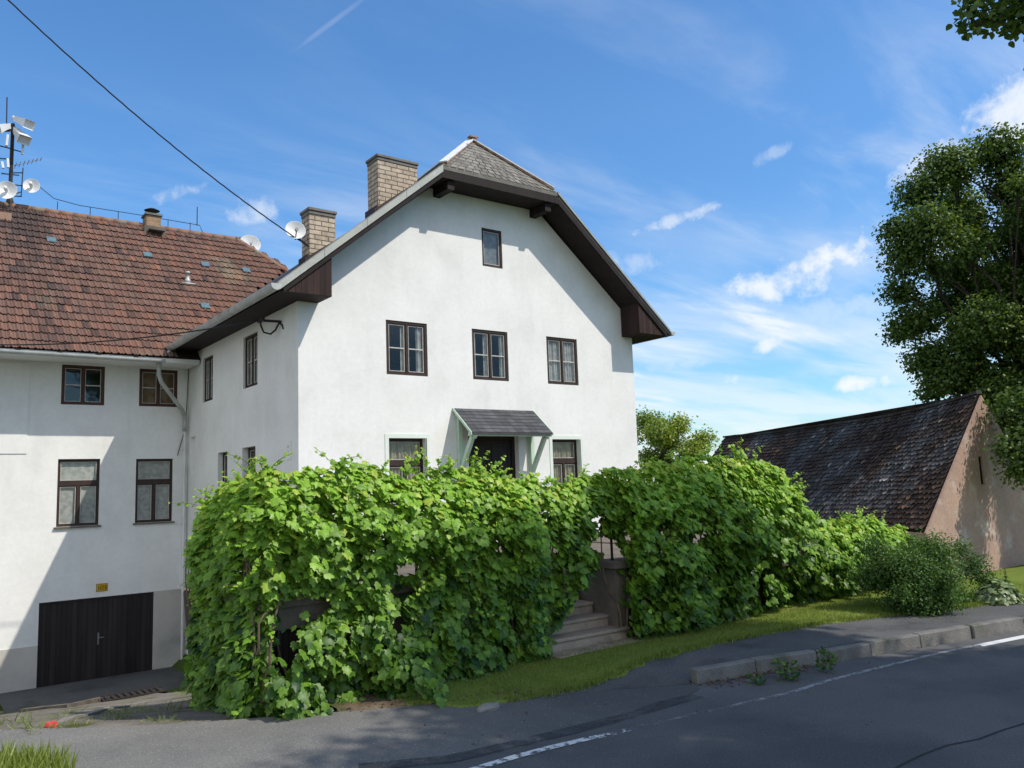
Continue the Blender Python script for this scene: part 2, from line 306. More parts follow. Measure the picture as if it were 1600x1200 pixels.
low = [(-12, 3.5), (0, 4.6), (2.4, 5.9)]+[tuple(p) for p in srp]+[(7.42, 6.5)]
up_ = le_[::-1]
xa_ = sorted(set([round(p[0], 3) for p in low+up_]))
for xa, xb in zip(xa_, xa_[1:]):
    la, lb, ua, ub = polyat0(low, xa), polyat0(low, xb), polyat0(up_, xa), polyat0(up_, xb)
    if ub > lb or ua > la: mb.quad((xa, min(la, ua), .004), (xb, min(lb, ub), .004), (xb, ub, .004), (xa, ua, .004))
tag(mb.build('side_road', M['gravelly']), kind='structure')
# footway and kerb
kp = [(7.42, 6.52), (8.3, 6.36), (9.2, 6.14), (10.1, 5.95), (11.0, 5.76), (12, 5.55), (13.1, 5.33), (14.5, 5.15), (16, 4.95), (18, 4.75), (21, 4.5), (26, 4.1), (32, 3.5)]
KH = .165
lawnedge_px = [(1600, 937), (1500, 951), (1400, 962), (1300, 973), (1200, 990), (1100, 1010), (1000, 1036), (900, 1066), (800, 1091), (720, 1104)]
lawnedge = [P(px, py, 'z', .15 if px > 1050 else .02+.13*sm(750, 1050, px)) for px, py in lawnedge_px]
lawnedge = [(p[0], p[1], p[2]) for p in lawnedge]
lawnedge = [(32., lawnedge[0][1]-1.0, .15), (20., lawnedge[0][1]-.15, .15)]+lawnedge
def polyat(poly, x):
    for (xa, ya), (xb, yb) in zip(poly, poly[1:]):
        if min(xa, xb) <= x <= max(xa, xb): return ya+(yb-ya)*(x-xa)/(xb-xa+1e-9)
    return poly[-1][1] if abs(x-poly[-1][0]) < abs(x-poly[0][0]) else poly[0][1]
mb = MB(); le2 = [(p[0], p[1]) for p in lawnedge]
xsl = list(np.linspace(5.5, 7.4, 8))+list(np.linspace(7.43, 32, 40))
def fz(x): return .006+(KH-.016)*sm(6.3, 7.5, x)
for xa, xb in zip(xsl, xsl[1:]):
    ka = polyat(kp, xa)+.14 if xa >= 7.42 else polyat(edge, xa)-.0-.3*(7.42-xa)*.4
    kb = polyat(kp, xb)+.14 if xb >= 7.42 else polyat(edge, xb)-.0-.3*(7.42-xb)*.4
    la, lb = polyat(le2, xa)+.05, polyat(le2, xb)+.05
    if la-ka < .01 and lb-kb < .01: continue
    mb.quad((xa, ka, fz(xa)-.004 if xa > 7.5 else .006), (xb, kb, fz(xb)-.004 if xb > 7.5 else .006), (xb, max(lb, kb), fz(xb)), (xa, max(la, ka), fz(xa)))
tag(mb.build('pavement', M['asphalt2']), kind='structure')
mb = MB()
for i in range(len(kp)-1):
    a = np.array([*kp[i], 0]); b = np.array([*kp[i+1], 0]); L = np.linalg.norm(b-a); k = max(1, round(L/.95))
    for j in range(k):
        p = a+(b-a)*(j/k); q = a+(b-a)*((j+1)/k); d = nz(q-p); nn = np.array([-d[1], d[0], 0]); g = .006
        h = KH+random.uniform(-.018, .01); o = random.uniform(-.018, .014)
        p = p+d*g+nn*o; q = q-d*g+nn*(o+random.uniform(-.012, .012))
        mb.prism([p+[0, 0, -.1], q+[0, 0, -.1], q+[0, 0, h]+nn*.02, p+[0, 0, h]+nn*.02], nn*.13, random.random())
tag(mb.build('kerb', M['kerb'], bevel=.014), kind='structure')
# lawn between footway and terrace
def lz(x, y):
    return fz(x)+.016+(.02-.12*sm(6.3, 7.6, x))*sm(.2, 1.5, y-polyat(le2, x))*(1-sm(10, 12.5, x))-.5*sm(14.5, 19.5, x)*sm(7.2, 10, y)
mb = MB(); xsl = list(np.arange(3.9, 34, .17))
for xa, xb in zip(xsl, xsl[1:]):
    la, lb = polyat(le2, xa), polyat(le2, xb)
    if xa < le2[-1][0]: la = max(la, polyat(edge, xa)+.02)
    if xb < le2[-1][0]: lb = max(lb, polyat(edge, xb)+.02)
    ja, jb = [.05*math.sin(x*4.3)+.07*noise.noise((x*3, 0, 0))+.05*noise.noise((x*9, 1, 0)) for x in (xa, xb)]
    N = 8
    for j in range(N):
        t0, t1 = [(-.03, .015)][0] if j == 0 else (.015+.985*(j-1)/(N-1), .015+.985*j/(N-1)); far = 9.3 if xa < 14 else 9.3+min(12, (xa-14)*3)
        ya0 = la+ja+(far-la)*t0; ya1 = la+ja+(far-la)*t1; yb0 = lb+jb+(far-lb)*t0; yb1 = lb+jb+(far-lb)*t1
        zz = lambda x, y: lz(x, y)
        e0 = .04 if j == 0 else 0; mb.quad((xa, ya0, zz(xa, ya0)-e0), (xb, yb0, zz(xb, yb0)-e0), (xb, yb1, zz(xb, yb1)), (xa, ya1, zz(xa, ya1)))
lawn = MB(); soil = MB()
for f, t in zip(mb.f, mb.t):
    c = np.mean([mb.v[i] for i in f], axis=0); px = RM.T @ (c-CAM); u = 800+F_*px[0]/px[2]
    (soil if c[0] < 4.55 else lawn).add([mb.v[i] for i in f], [(0, 1, 2, 3)])
tag(lawn.build('lawn', M['lawn']), kind='structure'); tag(soil.build('soil_strip', M['soil']), kind='structure')
# soil under the vines along the terrace foot
def bed(name, xa, xb, d0):
    mb = MB(); xs_ = np.arange(xa, xb, .3)
    for a, b in zip(xs_, xs_[1:]):
        fa, fb = d0+.12*math.sin(a*3.1), d0+.12*math.sin(b*3.1)
        mb.quad((a, 8.75-fa, lz(a, 8.75-fa)+.012), (b, 8.75-fb, lz(b, 8.75-fb)+.012), (b, 9.2, lz(b, 9)+.05), (a, 9.2, lz(a, 9)+.05))
    tag(mb.build(name, M['soil']), kind='structure')
bed('flower_bed_soil', 8.9, 15, .2)
# driveway down to the garage
xd = list(np.arange(-6, 4.4, .3))+[4.45]; mb = MB()
def dz(x, y): return gz(x, y)-.012+.022*noise.noise((x*1.3, y*1.3, 0))*min(1, max(0, (y-ye(x))/1.2))
for xa, xb in zip(xd, xd[1:]):
    N = 26
    for j in range(N):
        f = lambda x, j: ye(x)-.25+(21.6-ye(x)+.25)*(j/N)**1.0
        p = [(xa, f(xa, j)), (xb, f(xb, j)), (xb, f(xb, j+1)), (xa, f(xa, j+1))]
        mb.quad(*[(x, y, dz(x, y)) for x, y in p])
tag(mb.build('driveway', M['drive'], smooth=True), kind='structure')
mb = MB(); mb.prism([(2.2, 20.9, -2.115), (5.0, 20.3, -2.105), (6.48, 20.0, -2.10), (6.48, 23.3, -2.10), (2.2, 23.3, -2.115)], (0, 0, .03))
tag(mb.build('garage_apron', M['asphalt2']), kind='structure')

# ------------------------------------------------------------------ wall and window helpers
def wall_holes(mb, T, outer, holes, depth, rev_tint=.5):
    loops = [[Vector((a, z, 0)) for a, z in outer]]+[[Vector((h[0], h[2], 0)), Vector((h[1], h[2], 0)), Vector((h[1], h[3], 0)), Vector((h[0], h[3], 0))] for h in holes]
    pts = [p for l in loops for p in l]; tris = geometry.tessellate_polygon(loops)
    mb.add([T(p.x, 0, p.y) for p in pts], [tuple(t) for t in tris])
    for h in holes:
        d = h[4] if len(h) > 4 else depth; a0, a1, z0, z1 = h[:4]
        for (p, q) in (((a0, z0), (a1, z0)), ((a1, z0), (a1, z1)), ((a1, z1), (a0, z1)), ((a0, z1), (a0, z0))):
            mb.quad(T(p[0], 0, p[1]), T(q[0], 0, q[1]), T(q[0], d, q[1]), T(p[0], d, p[1]))
def tb(mb, T, a0, a1, d0, d1, z0, z1, tint=.5):
    c = [T(a, d, z) for z in (z0, z1) for (a, d) in ((a0, d0), (a1, d0), (a1, d1), (a0, d1))]
    mb.add(c, [(0,3,2,1),(4,5,6,7),(0,1,5,4),(1,2,6,5),(2,3,7,6),(3,0,4,7)], tint)
def ringT(mb, T, a0, a1, z0, z1, w, d0, d1):
    tb(mb, T, a0, a1, d0, d1, z0, z0+w); tb(mb, T, a0, a1, d0, d1, z1-w, z1)
    tb(mb, T, a0, a0+w, d0, d1, z0+w, z1-w); tb(mb, T, a1-w, a1, d0, d1, z0+w, z1-w)
def curtain(T, a0, a1, z0, z1, d, wl=.09, amp=.018, name='curtain', m=None, parent=None):
    if m is M['lace']: amp = .004; wl = .3
    mb = MB(); n = max(8, int((a1-a0)/wl*6)); ph = random.random()*6
    for i in range(n):
        s0, s1 = i/n, (i+1)/n; A0 = a0+(a1-a0)*s0; A1 = a0+(a1-a0)*s1
        w = lambda A: d+amp*math.sin(2*math.pi*A/wl+ph)+amp*.6*math.sin(2*math.pi*A/wl*.43+1)
        mb.quad(T(A0, w(A0), z0), T(A1, w(A1), z0), T(A1, w(A1), z1), T(A0, w(A0), z1))
    return mb.build(name, m or M['curtain'], parent, smooth=True)
def window(house, T, a0, a1, z0, z1, fd=.02, style='four', wood='brown', curtains=(), cm=None, sill=False, glass='glass', label=None):
    fr = MB(); F = .055 if style == 'four' else .042
    ringT(fr, T, a0, a1, z0, z1, F, fd, fd+.07)
    leaves = []
    i0, i1, k0, k1 = a0+F, a1-F, z0+F, z1-F
    if style in ('four', 'two'):
        mid = (i0+i1)/2; tb(fr, T, mid-.02, mid+.02, fd-.004, fd+.066, k0, k1); leaves = [(i0, mid-.02, k0, k1), (mid+.02, i1, k0, k1)]
    elif style == 'transom':
        zt = k0+(k1-k0)*.64; tb(fr, T, i0, i1, fd-.006, fd+.066, zt-.05, zt+.05); mid = (i0+i1)/2
        tb(fr, T, mid-.025, mid+.025, fd-.004, fd+.066, k0, zt-.05)
        leaves = [(i0, mid-.025, k0, zt-.05), (mid+.025, i1, k0, zt-.05), (i0, i1, zt+.05, k1)]
    else: leaves = [(i0, i1, k0, k1)]
    for (a, b, c, e) in leaves:
        fr.mi = 0; ringT(fr, T, a, b, c, e, .028, fd+.012, fd+.05)
        fr.mi = 1; ringT(fr, T, a+.028, b-.028, c+.028, e-.028, .013, fd+.018, fd+.046)
        if style == 'four':
            zc = (c+e)/2; tb(fr, T, a+.041, b-.041, fd+.02, fd+.044, zc-.012, zc+.012)
    o = fr.build('window', [M[wood], M['putty']], house)
    if label: o['label'] = label
    p = MB(); p.quad(T(i0+.02, fd+.034, k0+.02), T(i1-.02, fd+.034, k0+.02), T(i1-.02, fd+.034, k1-.02), T(i0+.02, fd+.034, k1-.02)); p.build('pane', M[glass], o)
    for (f0, f1) in curtains: curtain(T, i0+(i1-i0)*f0, i0+(i1-i0)*f1, k0, k1, fd+.075, m=M[cm] if cm else None, parent=o)
    if sill:
        s = MB(); tb(s, T, a0-.05, a1+.05, -.06, fd+.02, z0-.045, z0-.003); s.build('sill', M['concrete'], o)
    return o

# ------------------------------------------------------------------ main house with half-hipped gable
GY = 15.66; XL, XR = 6.48, 16.02; XC = 11.28; SL = .832
EX = 5.80; EZ = 6.27; RZ = EZ+SL*(XC-EX); VY = 14.95; HZ = 9.43; HX = XC-(RZ-HZ)/SL; HX2 = 2*XC-HX; RY = 16.2; BY = 25.5
house = thing('gabled_house', (XC, GY, 1.1), 'white plastered house with half-hipped gable, brown soffits and green door canopy', 'house')
TG = lambda a, d, z: (a, GY+d, z)
TS = lambda a, d, z: (XL+d, a, z)
up_w = [(8.48, 9.52, 4.80, 6.0), (10.74, 11.78, 4.80, 6.0), (12.99, 14.01, 4.80, 6.0)]
attic = (11.11, 11.71, 7.56, 8.51); g1 = (8.5, 9.42, 1.95, 3.42, .2); g2 = (13.04, 13.95, 1.95, 3.42, .2); door = (10.55, 12.0, 1.12, 3.5, .25)
wl = MB()
uz = lambda x: EZ+SL*(min(x, 2*XC-x)-EX)-.22
outer = [(XL, -2.5), (XR, -2.5), (XR, uz(XR)), (HX2-.08, uz(HX2-.08)-.06), (HX+.08, uz(HX+.08)-.06), (XL, uz(XL))]
wall_holes(wl, TG, outer, up_w+[attic, g1, g2, door], .13)
sw = [(21.18, 22.03, 4.76, 5.93), (17.97, 18.91, 4.76, 5.98), (20.0, 20.72, 1.9, 3.38, .32), (18.09, 18.95, 1.9, 3.40, .32), (22.62, 23.08, 2.9, 3.93, .12), (22.2, 23.02, -2.3, .43, .3)]
wall_holes(wl, TS, [(GY, -2.5), (BY, -2.5), (BY, 6.24), (GY, 6.24)], sw, .1)
wl.quad((XR, GY, -2.5), (XR, BY, -2.5), (XR, BY, 6.24), (XR, GY, 6.24)); wl.quad((XL, BY, -2.5), (XR, BY, -2.5), (XR, BY, 7), (XL, BY, 7))
wl.quad((XL+.02, GY+.35, 3.85), (XR-.02, GY+.35, 3.85), (XR-.02, BY-.02, 3.85), (XL+.4, BY-.02, 3.85)); wl.quad((XL+.02, GY+.35, 6.3), (XR-.02, GY+.35, 6.3), (XR-.02, BY-.02, 6.3), (XL+.4, BY-.02, 6.3))
wl.build('wall', M['plaster'], house)
window(house, TG, *up_w[0], curtains=((.36, .5), (.8, 1)), cm='curtain'); window(house, TG, *up_w[1], curtains=((.0, .12), (.34, .5), (.85, 1)), cm='curtain'); window(house, TG, *up_w[2], curtains=((0, .5), (.62, 1)), cm='curtain')
window(house, TG, *attic, style='one', glass='glassdark', curtains=((.0, 1),), cm='lace')
for g in (g1, g2):
    o = window(house, TG, *g[:4], fd=.13, style='transom', curtains=((0, 1),), cm='blind')
    s = MB(); w = .09
    a0, a1, z0, z1 = g[:4]
    s.box(a0-w, a1+w, GY-.014, GY+.01, z1, z1+w); s.box(a0-w, a0, GY-.014, GY+.01, z0-.1, z1); s.box(a1, a1+w, GY-.014, GY+.01, z0-.1, z1)
    s.box(a1-.004, a1+.02, GY-.014, GY+.125, z0, z1-.004)
    s.build('surround', M['mintpale'], o)
window(house, TS, *sw[0], fd=.05, curtains=((0, .3), (.7, 1))); window(house, TS, *sw[1], fd=.05, curtains=((.0, .45), (.6, 1)), cm='lace')
window(house, TS, *sw[2][:4], fd=.12, style='two', glass='glassdark'); window(house, TS, *sw[3][:4], fd=.14, style='two', glass='glassdark')
s = MB(); tb(s, TS, *sw[4][:2], .1, .13, *sw[4][2:4]); s.build('blocked_opening', M['plaster'], house)
# side door in white frame at the foot of the side wall
s = MB(); tb(s, TS, 22.3, 22.92, .2, .26, -2.3, .34); o = s.build('side_door', M['redbrown'], house); s = MB(); ringT(s, TS, 22.2, 23.02, -2.3, .43, .09, .12, .27); s.build('frame', M['putty'], o)
# front door: dark panelled leaf with panes
s = MB(); a0, a1, z0, z1 = door[:4]; ringT(s, TG, a0, a1, z0, z1, .09, .16, .26)
s.mi = 0
tb(s, TG, a0+.09, a1-.09, .2, .24, z0, z1-.09)
for k in range(2):
    xa = a0+.16+k*.62; 
    for (zz0, zz1) in ((1.25, 1.75), (1.85, 2.35), (2.5, 3.3)): ringT(s, TG, xa, xa+.52, zz0, zz1, .05, .18, .205)
o = s.build('door', M['garage'], house); p = MB(); tb(p, TG, a0+.22, a0+.62, .193, .199, 2.56, 3.24); tb(p, TG, a0+.84, a0+1.24, .193, .199, 2.56, 3.24); p.build('pane', M['garage'], o)
p = MB(); p.lathe([(0, -.05), (.02, -.05), (.02, 0), (.0, 0)], (a0+.75, GY+.15, 2.1), (0, 1, 0)); p.bar((a0+.75, GY+.13, 2.1), (a0+.86, GY+.13, 2.1), .016); p.build('handle', M['steel'], o)
# roof slabs
def zt(x): return EZ+.06+SL*(min(x, 2*XC-x)-EX)
rf = MB(); th = (0, 0, -.10)
rf.prism([(EX-.03, VY, zt(EX-.03)), (HX, VY, zt(HX)), (XC, RY, zt(XC)), (XC, BY, zt(XC)-.75), (EX-.03, BY, zt(EX-.03))], th)
RX = 2*XC-EX
rf.prism([(RX+.03, VY, zt(RX+.03)), (RX+.03, BY, zt(RX+.03)), (XC, BY, zt(XC)-.75), (XC, RY, zt(XC)), (HX2, VY, zt(HX2))], th)
roof = rf.build('roof', M['darkslate'], house)
hp = MB()                                            # hip courses
Pa, Pb, Pc = np.array([HX, VY, zt(HX)]), np.array([HX2, VY, zt(HX2)]), np.array([XC, RY, zt(XC)+.005])
NR = 11
for r in range(NR):
    t0, t1 = r/NR, (r+1)/NR+.02
    L0, R0 = Pa+(Pc-Pa)*t0, Pb+(Pc-Pb)*t0; L1, R1 = Pa+(Pc-Pa)*min(1, t1), Pb+(Pc-Pb)*min(1, t1)
    w = np.linalg.norm(R0-L0); k = max(1, int(w/.2))
    for i in range(k):
        s0, s1 = i/k, (i+1)/k; j = random.uniform(0, .012)
        up0 = np.array([0, 0, .03+j]); up1 = np.array([0, 0, .012])
        a, b, c, d = L0+(R0-L0)*s0+up0, L0+(R0-L0)*(s1-.012)+up0, L1+(R1-L1)*(s1-.012)+up1, L1+(R1-L1)*s0+up1
        hp.quad(a, b, c, d, random.random()); hp.quad(a-[0, 0, .02], b-[0, 0, .02], b, a, .1)
hp.prism([Pa, Pb, Pc], (0, 0, -.09), .2)
hp.build('hip', M['shingle'], roof)
fl = MB()
for A, tnt in ((Pa, 0), (Pb, 1)):
    d = nz(Pc-A); sgn = 1 if A is Pa else -1; side = np.array([sgn, 0, 0.])
    fl.mi = 0; fl.bar(A+[0, 0, .06]+d*.12-side*.03, Pc+[0, 0, .06]-side*.03, .19, .03); fl.mi = 1; fl.bar(A+[0, 0, .052]+side*.06+d*.05, Pc+[0, 0, .052]+side*.03, .07, .03)
fl.mi = 1; fl.bar((XC-.12, RY-.06, zt(XC)+.1), (XC+.12, RY-.06, zt(XC)+.1), .16, .03)
fl.mi = 0; fl.bar((XC, RY, zt(XC)+.05), (XC, BY, zt(XC)-.70), .2, .03)
fl.build('flashing', [M['whitemetal'], M['rust']], roof)
for sg in (0, 1):                                    # verge trims, light metal over dark board
    vt = MB()
    f = (lambda x: x) if sg == 0 else (lambda x: 2*XC-x)
    h = .17 if sg == 0 else .05
    vt.mi = 0
    for k in range(4):
        xa = EX-.02+(HX+.02-EX)*k/4+.004; xb = EX-.02+(HX+.02-EX)*(k+1)/4-.004
        vt.prism([(f(xa), VY-.03, zt(xa)+.03), (f(xb), VY-.03, zt(xb)+.03), (f(xb), VY-.03, zt(xb)+.03-h), (f(xa), VY-.03, zt(xa)+.03-h)], (0, .028, 0))
        vt.prism([(f(xa), VY-.03, zt(xa)+.035), (f(xb), VY-.03, zt(xb)+.035), (f(xb), VY+.12, zt(xb)+.035), (f(xa), VY+.12, zt(xa)+.035)], (0, 0, -.012))
    vt.mi = 1
    for k in range(1):
        xa, xb = EX+.1, HX
        vt.prism([(f(xa), VY+.001, zt(xa)-.08), (f(xb), VY+.001, zt(xb)-.08), (f(xb), VY+.001, zt(xb)-.26), (f(xa), VY+.001, zt(xa)-.26)], (0, .03, 0))
    vt.build('verge_trim', [M['trim'], M['soffit']], roof)
# soffits
so = MB()
for sg in (0, 1):
    f = (lambda x: x) if sg == 0 else (lambda x: 2*XC-x)
    xa, xb = 6.9, HX+.05
    so.prism([(f(xa), VY+.035, zt(xa)-.27), (f(xb), VY+.035, zt(xb)-.27), (f(xb), GY+.02, zt(xb)-.27), (f(xa), GY+.02, zt(xa)-.27)], (0, 0, .05))
    ex = EX+.05                                          # flat eave soffit along the side wall
    so.box(min(f(ex), f(XL+.02)), max(f(ex), f(XL+.02)), VY+.06, BY-2.1 if sg == 0 else BY, 6.2, 6.24)
    so.box(min(f(ex), f(ex+.03)), max(f(ex), f(ex+.03)), VY+.06, BY-2.1 if sg == 0 else BY, 6.19, 6.3)
so.box(HX-.02, HX2+.02, VY+.03, GY+.02, HZ-.21, HZ-.16)
so.box(HX-.02, HX2+.02, VY+.0, VY+.03, HZ-.21, HZ-.02)
for px in (HX+.26, HX2-.26): so.box(px-.09, px+.09, VY+.08, GY+.05, HZ-.42, HZ-.215)
so.build('soffit', M['soffit'], house)
for sg in (0, 1):
    bx = MB()
    f = (lambda x: x) if sg == 0 else (lambda x: 2*XC-x)
    a0, a1 = EX+.1, 6.92; nb = 8
    for k in range(nb):
        xa = a0+(a1-a0)*k/nb; xb = a0+(a1-a0)*(k+1)/nb-.006
        za, zb = max(6.201, zt(xa)-.265), max(6.21, zt(xb)-.265)
        bx.prism([(f(xa), VY+.04, 6.2), (f(xb), VY+.04, 6.2), (f(xb), VY+.04, zb), (f(xa), VY+.04, za)], (0, .02, 0), random.random())
    xa, xb = sorted((f(6.92), f(6.9)))
    bx.box(xa, xb, VY+.06, GY+.01, 6.2, zt(6.92)-.265, .3)
    xa, xb = sorted((f(XL-.01), f(6.915))); bx.box(xa, xb, VY+.06, GY-.003, 6.196, 6.215, .1)
    bx.build('eave_box', M['planks'], house)
# gutters
def gutter(p, q, r, parent, m='zinc', name='gutter'):
    p = np.array(p, float); q = np.array(q, float); d = nz(q-p); a = nz(np.cross(d, [0, 0, 1.])); mb = MB(); n = 10
    prof = [(a*math.cos(t)*r+np.array([0, 0, math.sin(t)*r])) for t in np.linspace(math.pi, 2*math.pi, n)]
    prof = [prof[0]+[0, 0, .02]]+prof+[prof[-1]+[0, 0, .02]]
    inn = [v*.9 for v in prof]
    for A, B in zip(prof, prof[1:]): mb.quad(p+A, p+B, q+B, q+A)
    for A, B in zip(inn, inn[1:]): mb.quad(p+A, q+A, q+B, p+B)
    for e in (p, q): mb.add([e+v for v in prof], [tuple(range(len(prof)))])
    L = np.linalg.norm(q-p); k = int(L/1.1)
    for i in range(k+1):
        c = p+d*(L*(i+.3)/(k+1)); 
        for A, B in zip(prof[1:-1], prof[2:-1]): mb.quad(c+A*1.05-d*.02, c+B*1.05-d*.02, c+B*1.05+d*.02, c+A*1.05+d*.02)
    return mb.build(name, M[m], parent)
gutter((5.735, VY-.06, 6.285), (5.735, 22.5, 6.25), .105, house); gutter((RX+.1, VY-.05, 6.29), (RX+.1, BY, 6.26), .08, house)
# chimneys
def chimney(x0, x1, y0, y1, z0, z1, m, parent, cap=True):
    mb = MB(); mb.box(x0, x1, y0, y1, z0, z1-.16); c = mb.build('chimney', M[m], parent)
    k = MB(); k.box(x0-.015, x1+.015, y0-.015, y1+.015, z1-.158, z1-.075); k.box(x0-.04, x1+.04, y0-.04, y1+.04, z1-.074, z1); k.build('chimney_cap', M['cap'], c, bevel=.01)
    return c
def lead(x0, x1, y0, y1, parent):
    k = MB(); z0, z1 = zt(x0-.12), zt(x1)
    k.box(x0-.07, x0-.004, y0-.04, y1+.04, zt(x0)-.3, zt(x0)+.0); k.prism([(x0-.12, y0-.03, zt(x0-.1)-.1), (x1, y0-.03, zt(x1)-.2), (x1, y0-.03, zt(x1)-.08), (x0-.12, y0-.03, zt(x0-.1)+.0)], (0, .026, 0)); k.build('flashing', M['brown'], parent)
c = chimney(9.33, 10.45, 17.5, 18.05, 8.6, 10.62, 'chbrick', roof); lead(9.33, 10.45, 17.5, 18.05, house)
c = chimney(7.53, 8.17, 17.5, 17.95, 7.2, 8.92, 'chbrick', roof); lead(7.53, 8.17, 17.5, 17.95, house)
# door canopy
cn = MB(); CX0, CX1 = 10.2, 12.42; zw, zf, yf = 4.1, 3.50, 14.92
NR = 7
for r in range(NR):
    t0, t1 = r/NR, (r+1)/NR+.03; nn_ = 11
    for i in range(nn_):
        s0, s1 = i/nn_, (i+1)/nn_-.004; g = lambda s, t, dz_: (CX0-.04+(CX1-CX0+.08)*s, GY+(yf-GY)*(1-t), zw+(zf-zw)*(1-t)+dz_)
        j = random.uniform(0, .006)
        a, b, c_, d = g(s0, t0, .022+j), g(s1, t0, .022+j), g(s1, min(1, t1), .008), g(s0, min(1, t1), .008)
        cn.quad(a, b, c_, d, random.random()); cn.quad((a[0], a[1], a[2]-.016), (b[0], b[1], b[2]-.016), b, a, .1)
cn.prism([(CX0-.03, yf, zf), (CX1+.03, yf, zf), (CX1+.03, GY-.003, zw), (CX0-.03, GY-.003, zw)], (0, 0, -.03), .3)
can = cn.build('door_canopy', M['darkslate'], house)
wd = MB()
for x in (CX0+.08, CX1-.08):
    wd.box(x-.05, x+.05, GY-.11, GY-.004, 2.1, 3.94); wd.bar((x, GY-.06, 2.62), (x, yf+.14, 3.46), .08, .1); wd.bar((x, GY-.1, zw-.16), (x, yf+.05, zf-.10), .08, .08)
wd.bar((CX0-.05, yf+.1, zf-.03), (CX1+.05, yf+.1, zf-.03), .09, .07)
wd.bar((CX0, GY-.06, zw-.14), (CX1, GY-.06, zw-.14), .08, .1)
wd.prism([(CX0-.045, yf, zf-.05), (CX0-.045, GY-.01, zw-.05), (CX0-.045, GY-.01, zw+.02), (CX0-.045, yf, zf+.02)], (-.02, 0, 0))
wd.prism([(CX1+.045, yf, zf-.05), (CX1+.045, GY-.01, zw-.05), (CX1+.045, GY-.01, zw+.02), (CX1+.045, yf, zf+.02)], (.02, 0, 0))
wd.build('canopy_bracket', M['mint'], can)
# house plate on the side wall and cable bracket
mb = MB(); tb(mb, TS, 16.02, 16.27, -.015, -.002, 3.0, 3.38); sgn_ = mb.build('wall_plaque', M['plaster'], house)
mb = MB()
tb(mb, TS, 16.12, 16.2, -.0175, -.0155, 3.24, 3.29); tb(mb, TS, 16.19, 16.205, -.0175, -.0155, 3.14, 3.2); tb(mb, TS, 16.12, 16.135, -.0175, -.0155, 3.14, 3.2); mb.build('plaque_marks', M['plinth'], sgn_)
mb = MB(); mb.bar((6.47, 16.55, 5.93), (6.12, 16.75, 5.96), .05, .05); mb.box(6.08, 6.14, 16.6, 16.9, 5.93, 6.0); mb.build('cable_bracket', M['iron'], house)

# ------------------------------------------------------------------ left house with clay tiled roof
LY = 23.32; LE = 22.20; LEZ = 5.94; LRY = 27.4; LRZ = 11.0; LSL = (LRZ-LEZ)/(LRY-LE)
left = thing('tiled_house', (1.5, LY, -2.1), 'long white house with red clay tile roof and dark garage door at the left', 'house')
TL = lambda a, d, z: (a, LY+d, z)
lw = [(3.35, 4.31, 1.70, 3.38), (5.17, 6.10, 1.70, 3.37)]; luw = [(3.37, 4.37, 4.76, 5.78), (5.21, 6.19, 4.77, 5.78)]; gd = (3.04, 5.67, -2.14, -.1)
# more bays to the left, out of the photograph's frame
extra = [(1.0, 1.95, 1.70, 3.38), (-1.5, -.55, 1.70, 3.38)]; extrau = [(-1.5, -.5, 4.76, 5.78)]
wl = MB(); wall_holes(wl, TL, [(-5, -2.5), (XL-.002, -2.5), (XL-.002, LEZ), (-5, LEZ)], [h+(.14,) for h in lw+extra]+[h+(.1,) for h in luw+extrau]+[gd+(.12,)], .1)
wl.quad((-5, LY, -2.5), (-5, 31.5, -2.5), (-5, 31.5, 6), (-5, LY, 6)); wl.quad((-5, 31.5, -2.5), (9.5, 31.5, -2.5), (9.5, 31.5, 6), (-5, 31.5, 6)); wl.quad((9.5, 25.5, -2.5), (9.5, 31.5, -2.5), (9.5, 31.5, 6), (9.5, 25.5, 6))
wl.add([(-5, LE, LEZ), (-5, 32.5, LEZ), (-5, LRY, LRZ-.05)], [(0, 1, 2)])
wl.quad((-4.9, LY+.4, 4.1), (6.4, LY+.4, 4.1), (6.4, 31, 4.1), (-4.9, 31, 4.1)); wl.quad((-4.9, LY+.3, 5.9), (9.4, LY+.3, 5.9), (9.4, 31, 5.9), (-4.9, 31, 5.9))
wl.box(.35, 2.66, LY-.02, LY+.01, 3.52, 5.76)
wl.box(XL-.16, XL-.02, LY-.03, LY+.01, -.1, 3.2)
wl.build('wall', M['plaster'], left)
pl_ = MB(); pl_.box(-5, gd[0]-.002, LY-.018, LY+.01, -2.4, -1.1); pl_.box(gd[1]+.002, XL-.004, LY-.018, LY+.01, -2.4, -.09); pl_.build('plinth', M['plinth'], left)
for h in lw+extra: window(left, TL, *h, fd=.06, style='transom', wood='brown', curtains=((0, 1),), cm='lace', sill=True)
for i, h in enumerate(luw+extrau):
    o = window(left, TL, *h, fd=.03, style='four', wood='redbrown', glass='glassdark')
    if i == 1: mb = MB(); tb(mb, TL, h[0]+.05, h[1]-.05, .12, .13, h[2], h[3]); mb.build('inner_board', M['board'], o)
g = MB(); nb = 22; w = gd[1]-gd[0]
for k in range(nb):
    xa = gd[0]+.05+(w-.1)*k/nb; xb = gd[0]+.05+(w-.1)*(k+1)/nb-.006
    if k == nb//2: xa += .01
    tb(g, TL, xa, xb, .06, .09, gd[2]+.02, gd[3]-.05, random.random())
tb(g, TL, gd[0]+.04, gd[1]-.04, .075, .11, gd[2]+.02, gd[3]-.04)
ringT(g, TL, gd[0], gd[1], gd[2], gd[3], .05, .03, .115)
gdo = g.build('garage_door', M['garage'], left)
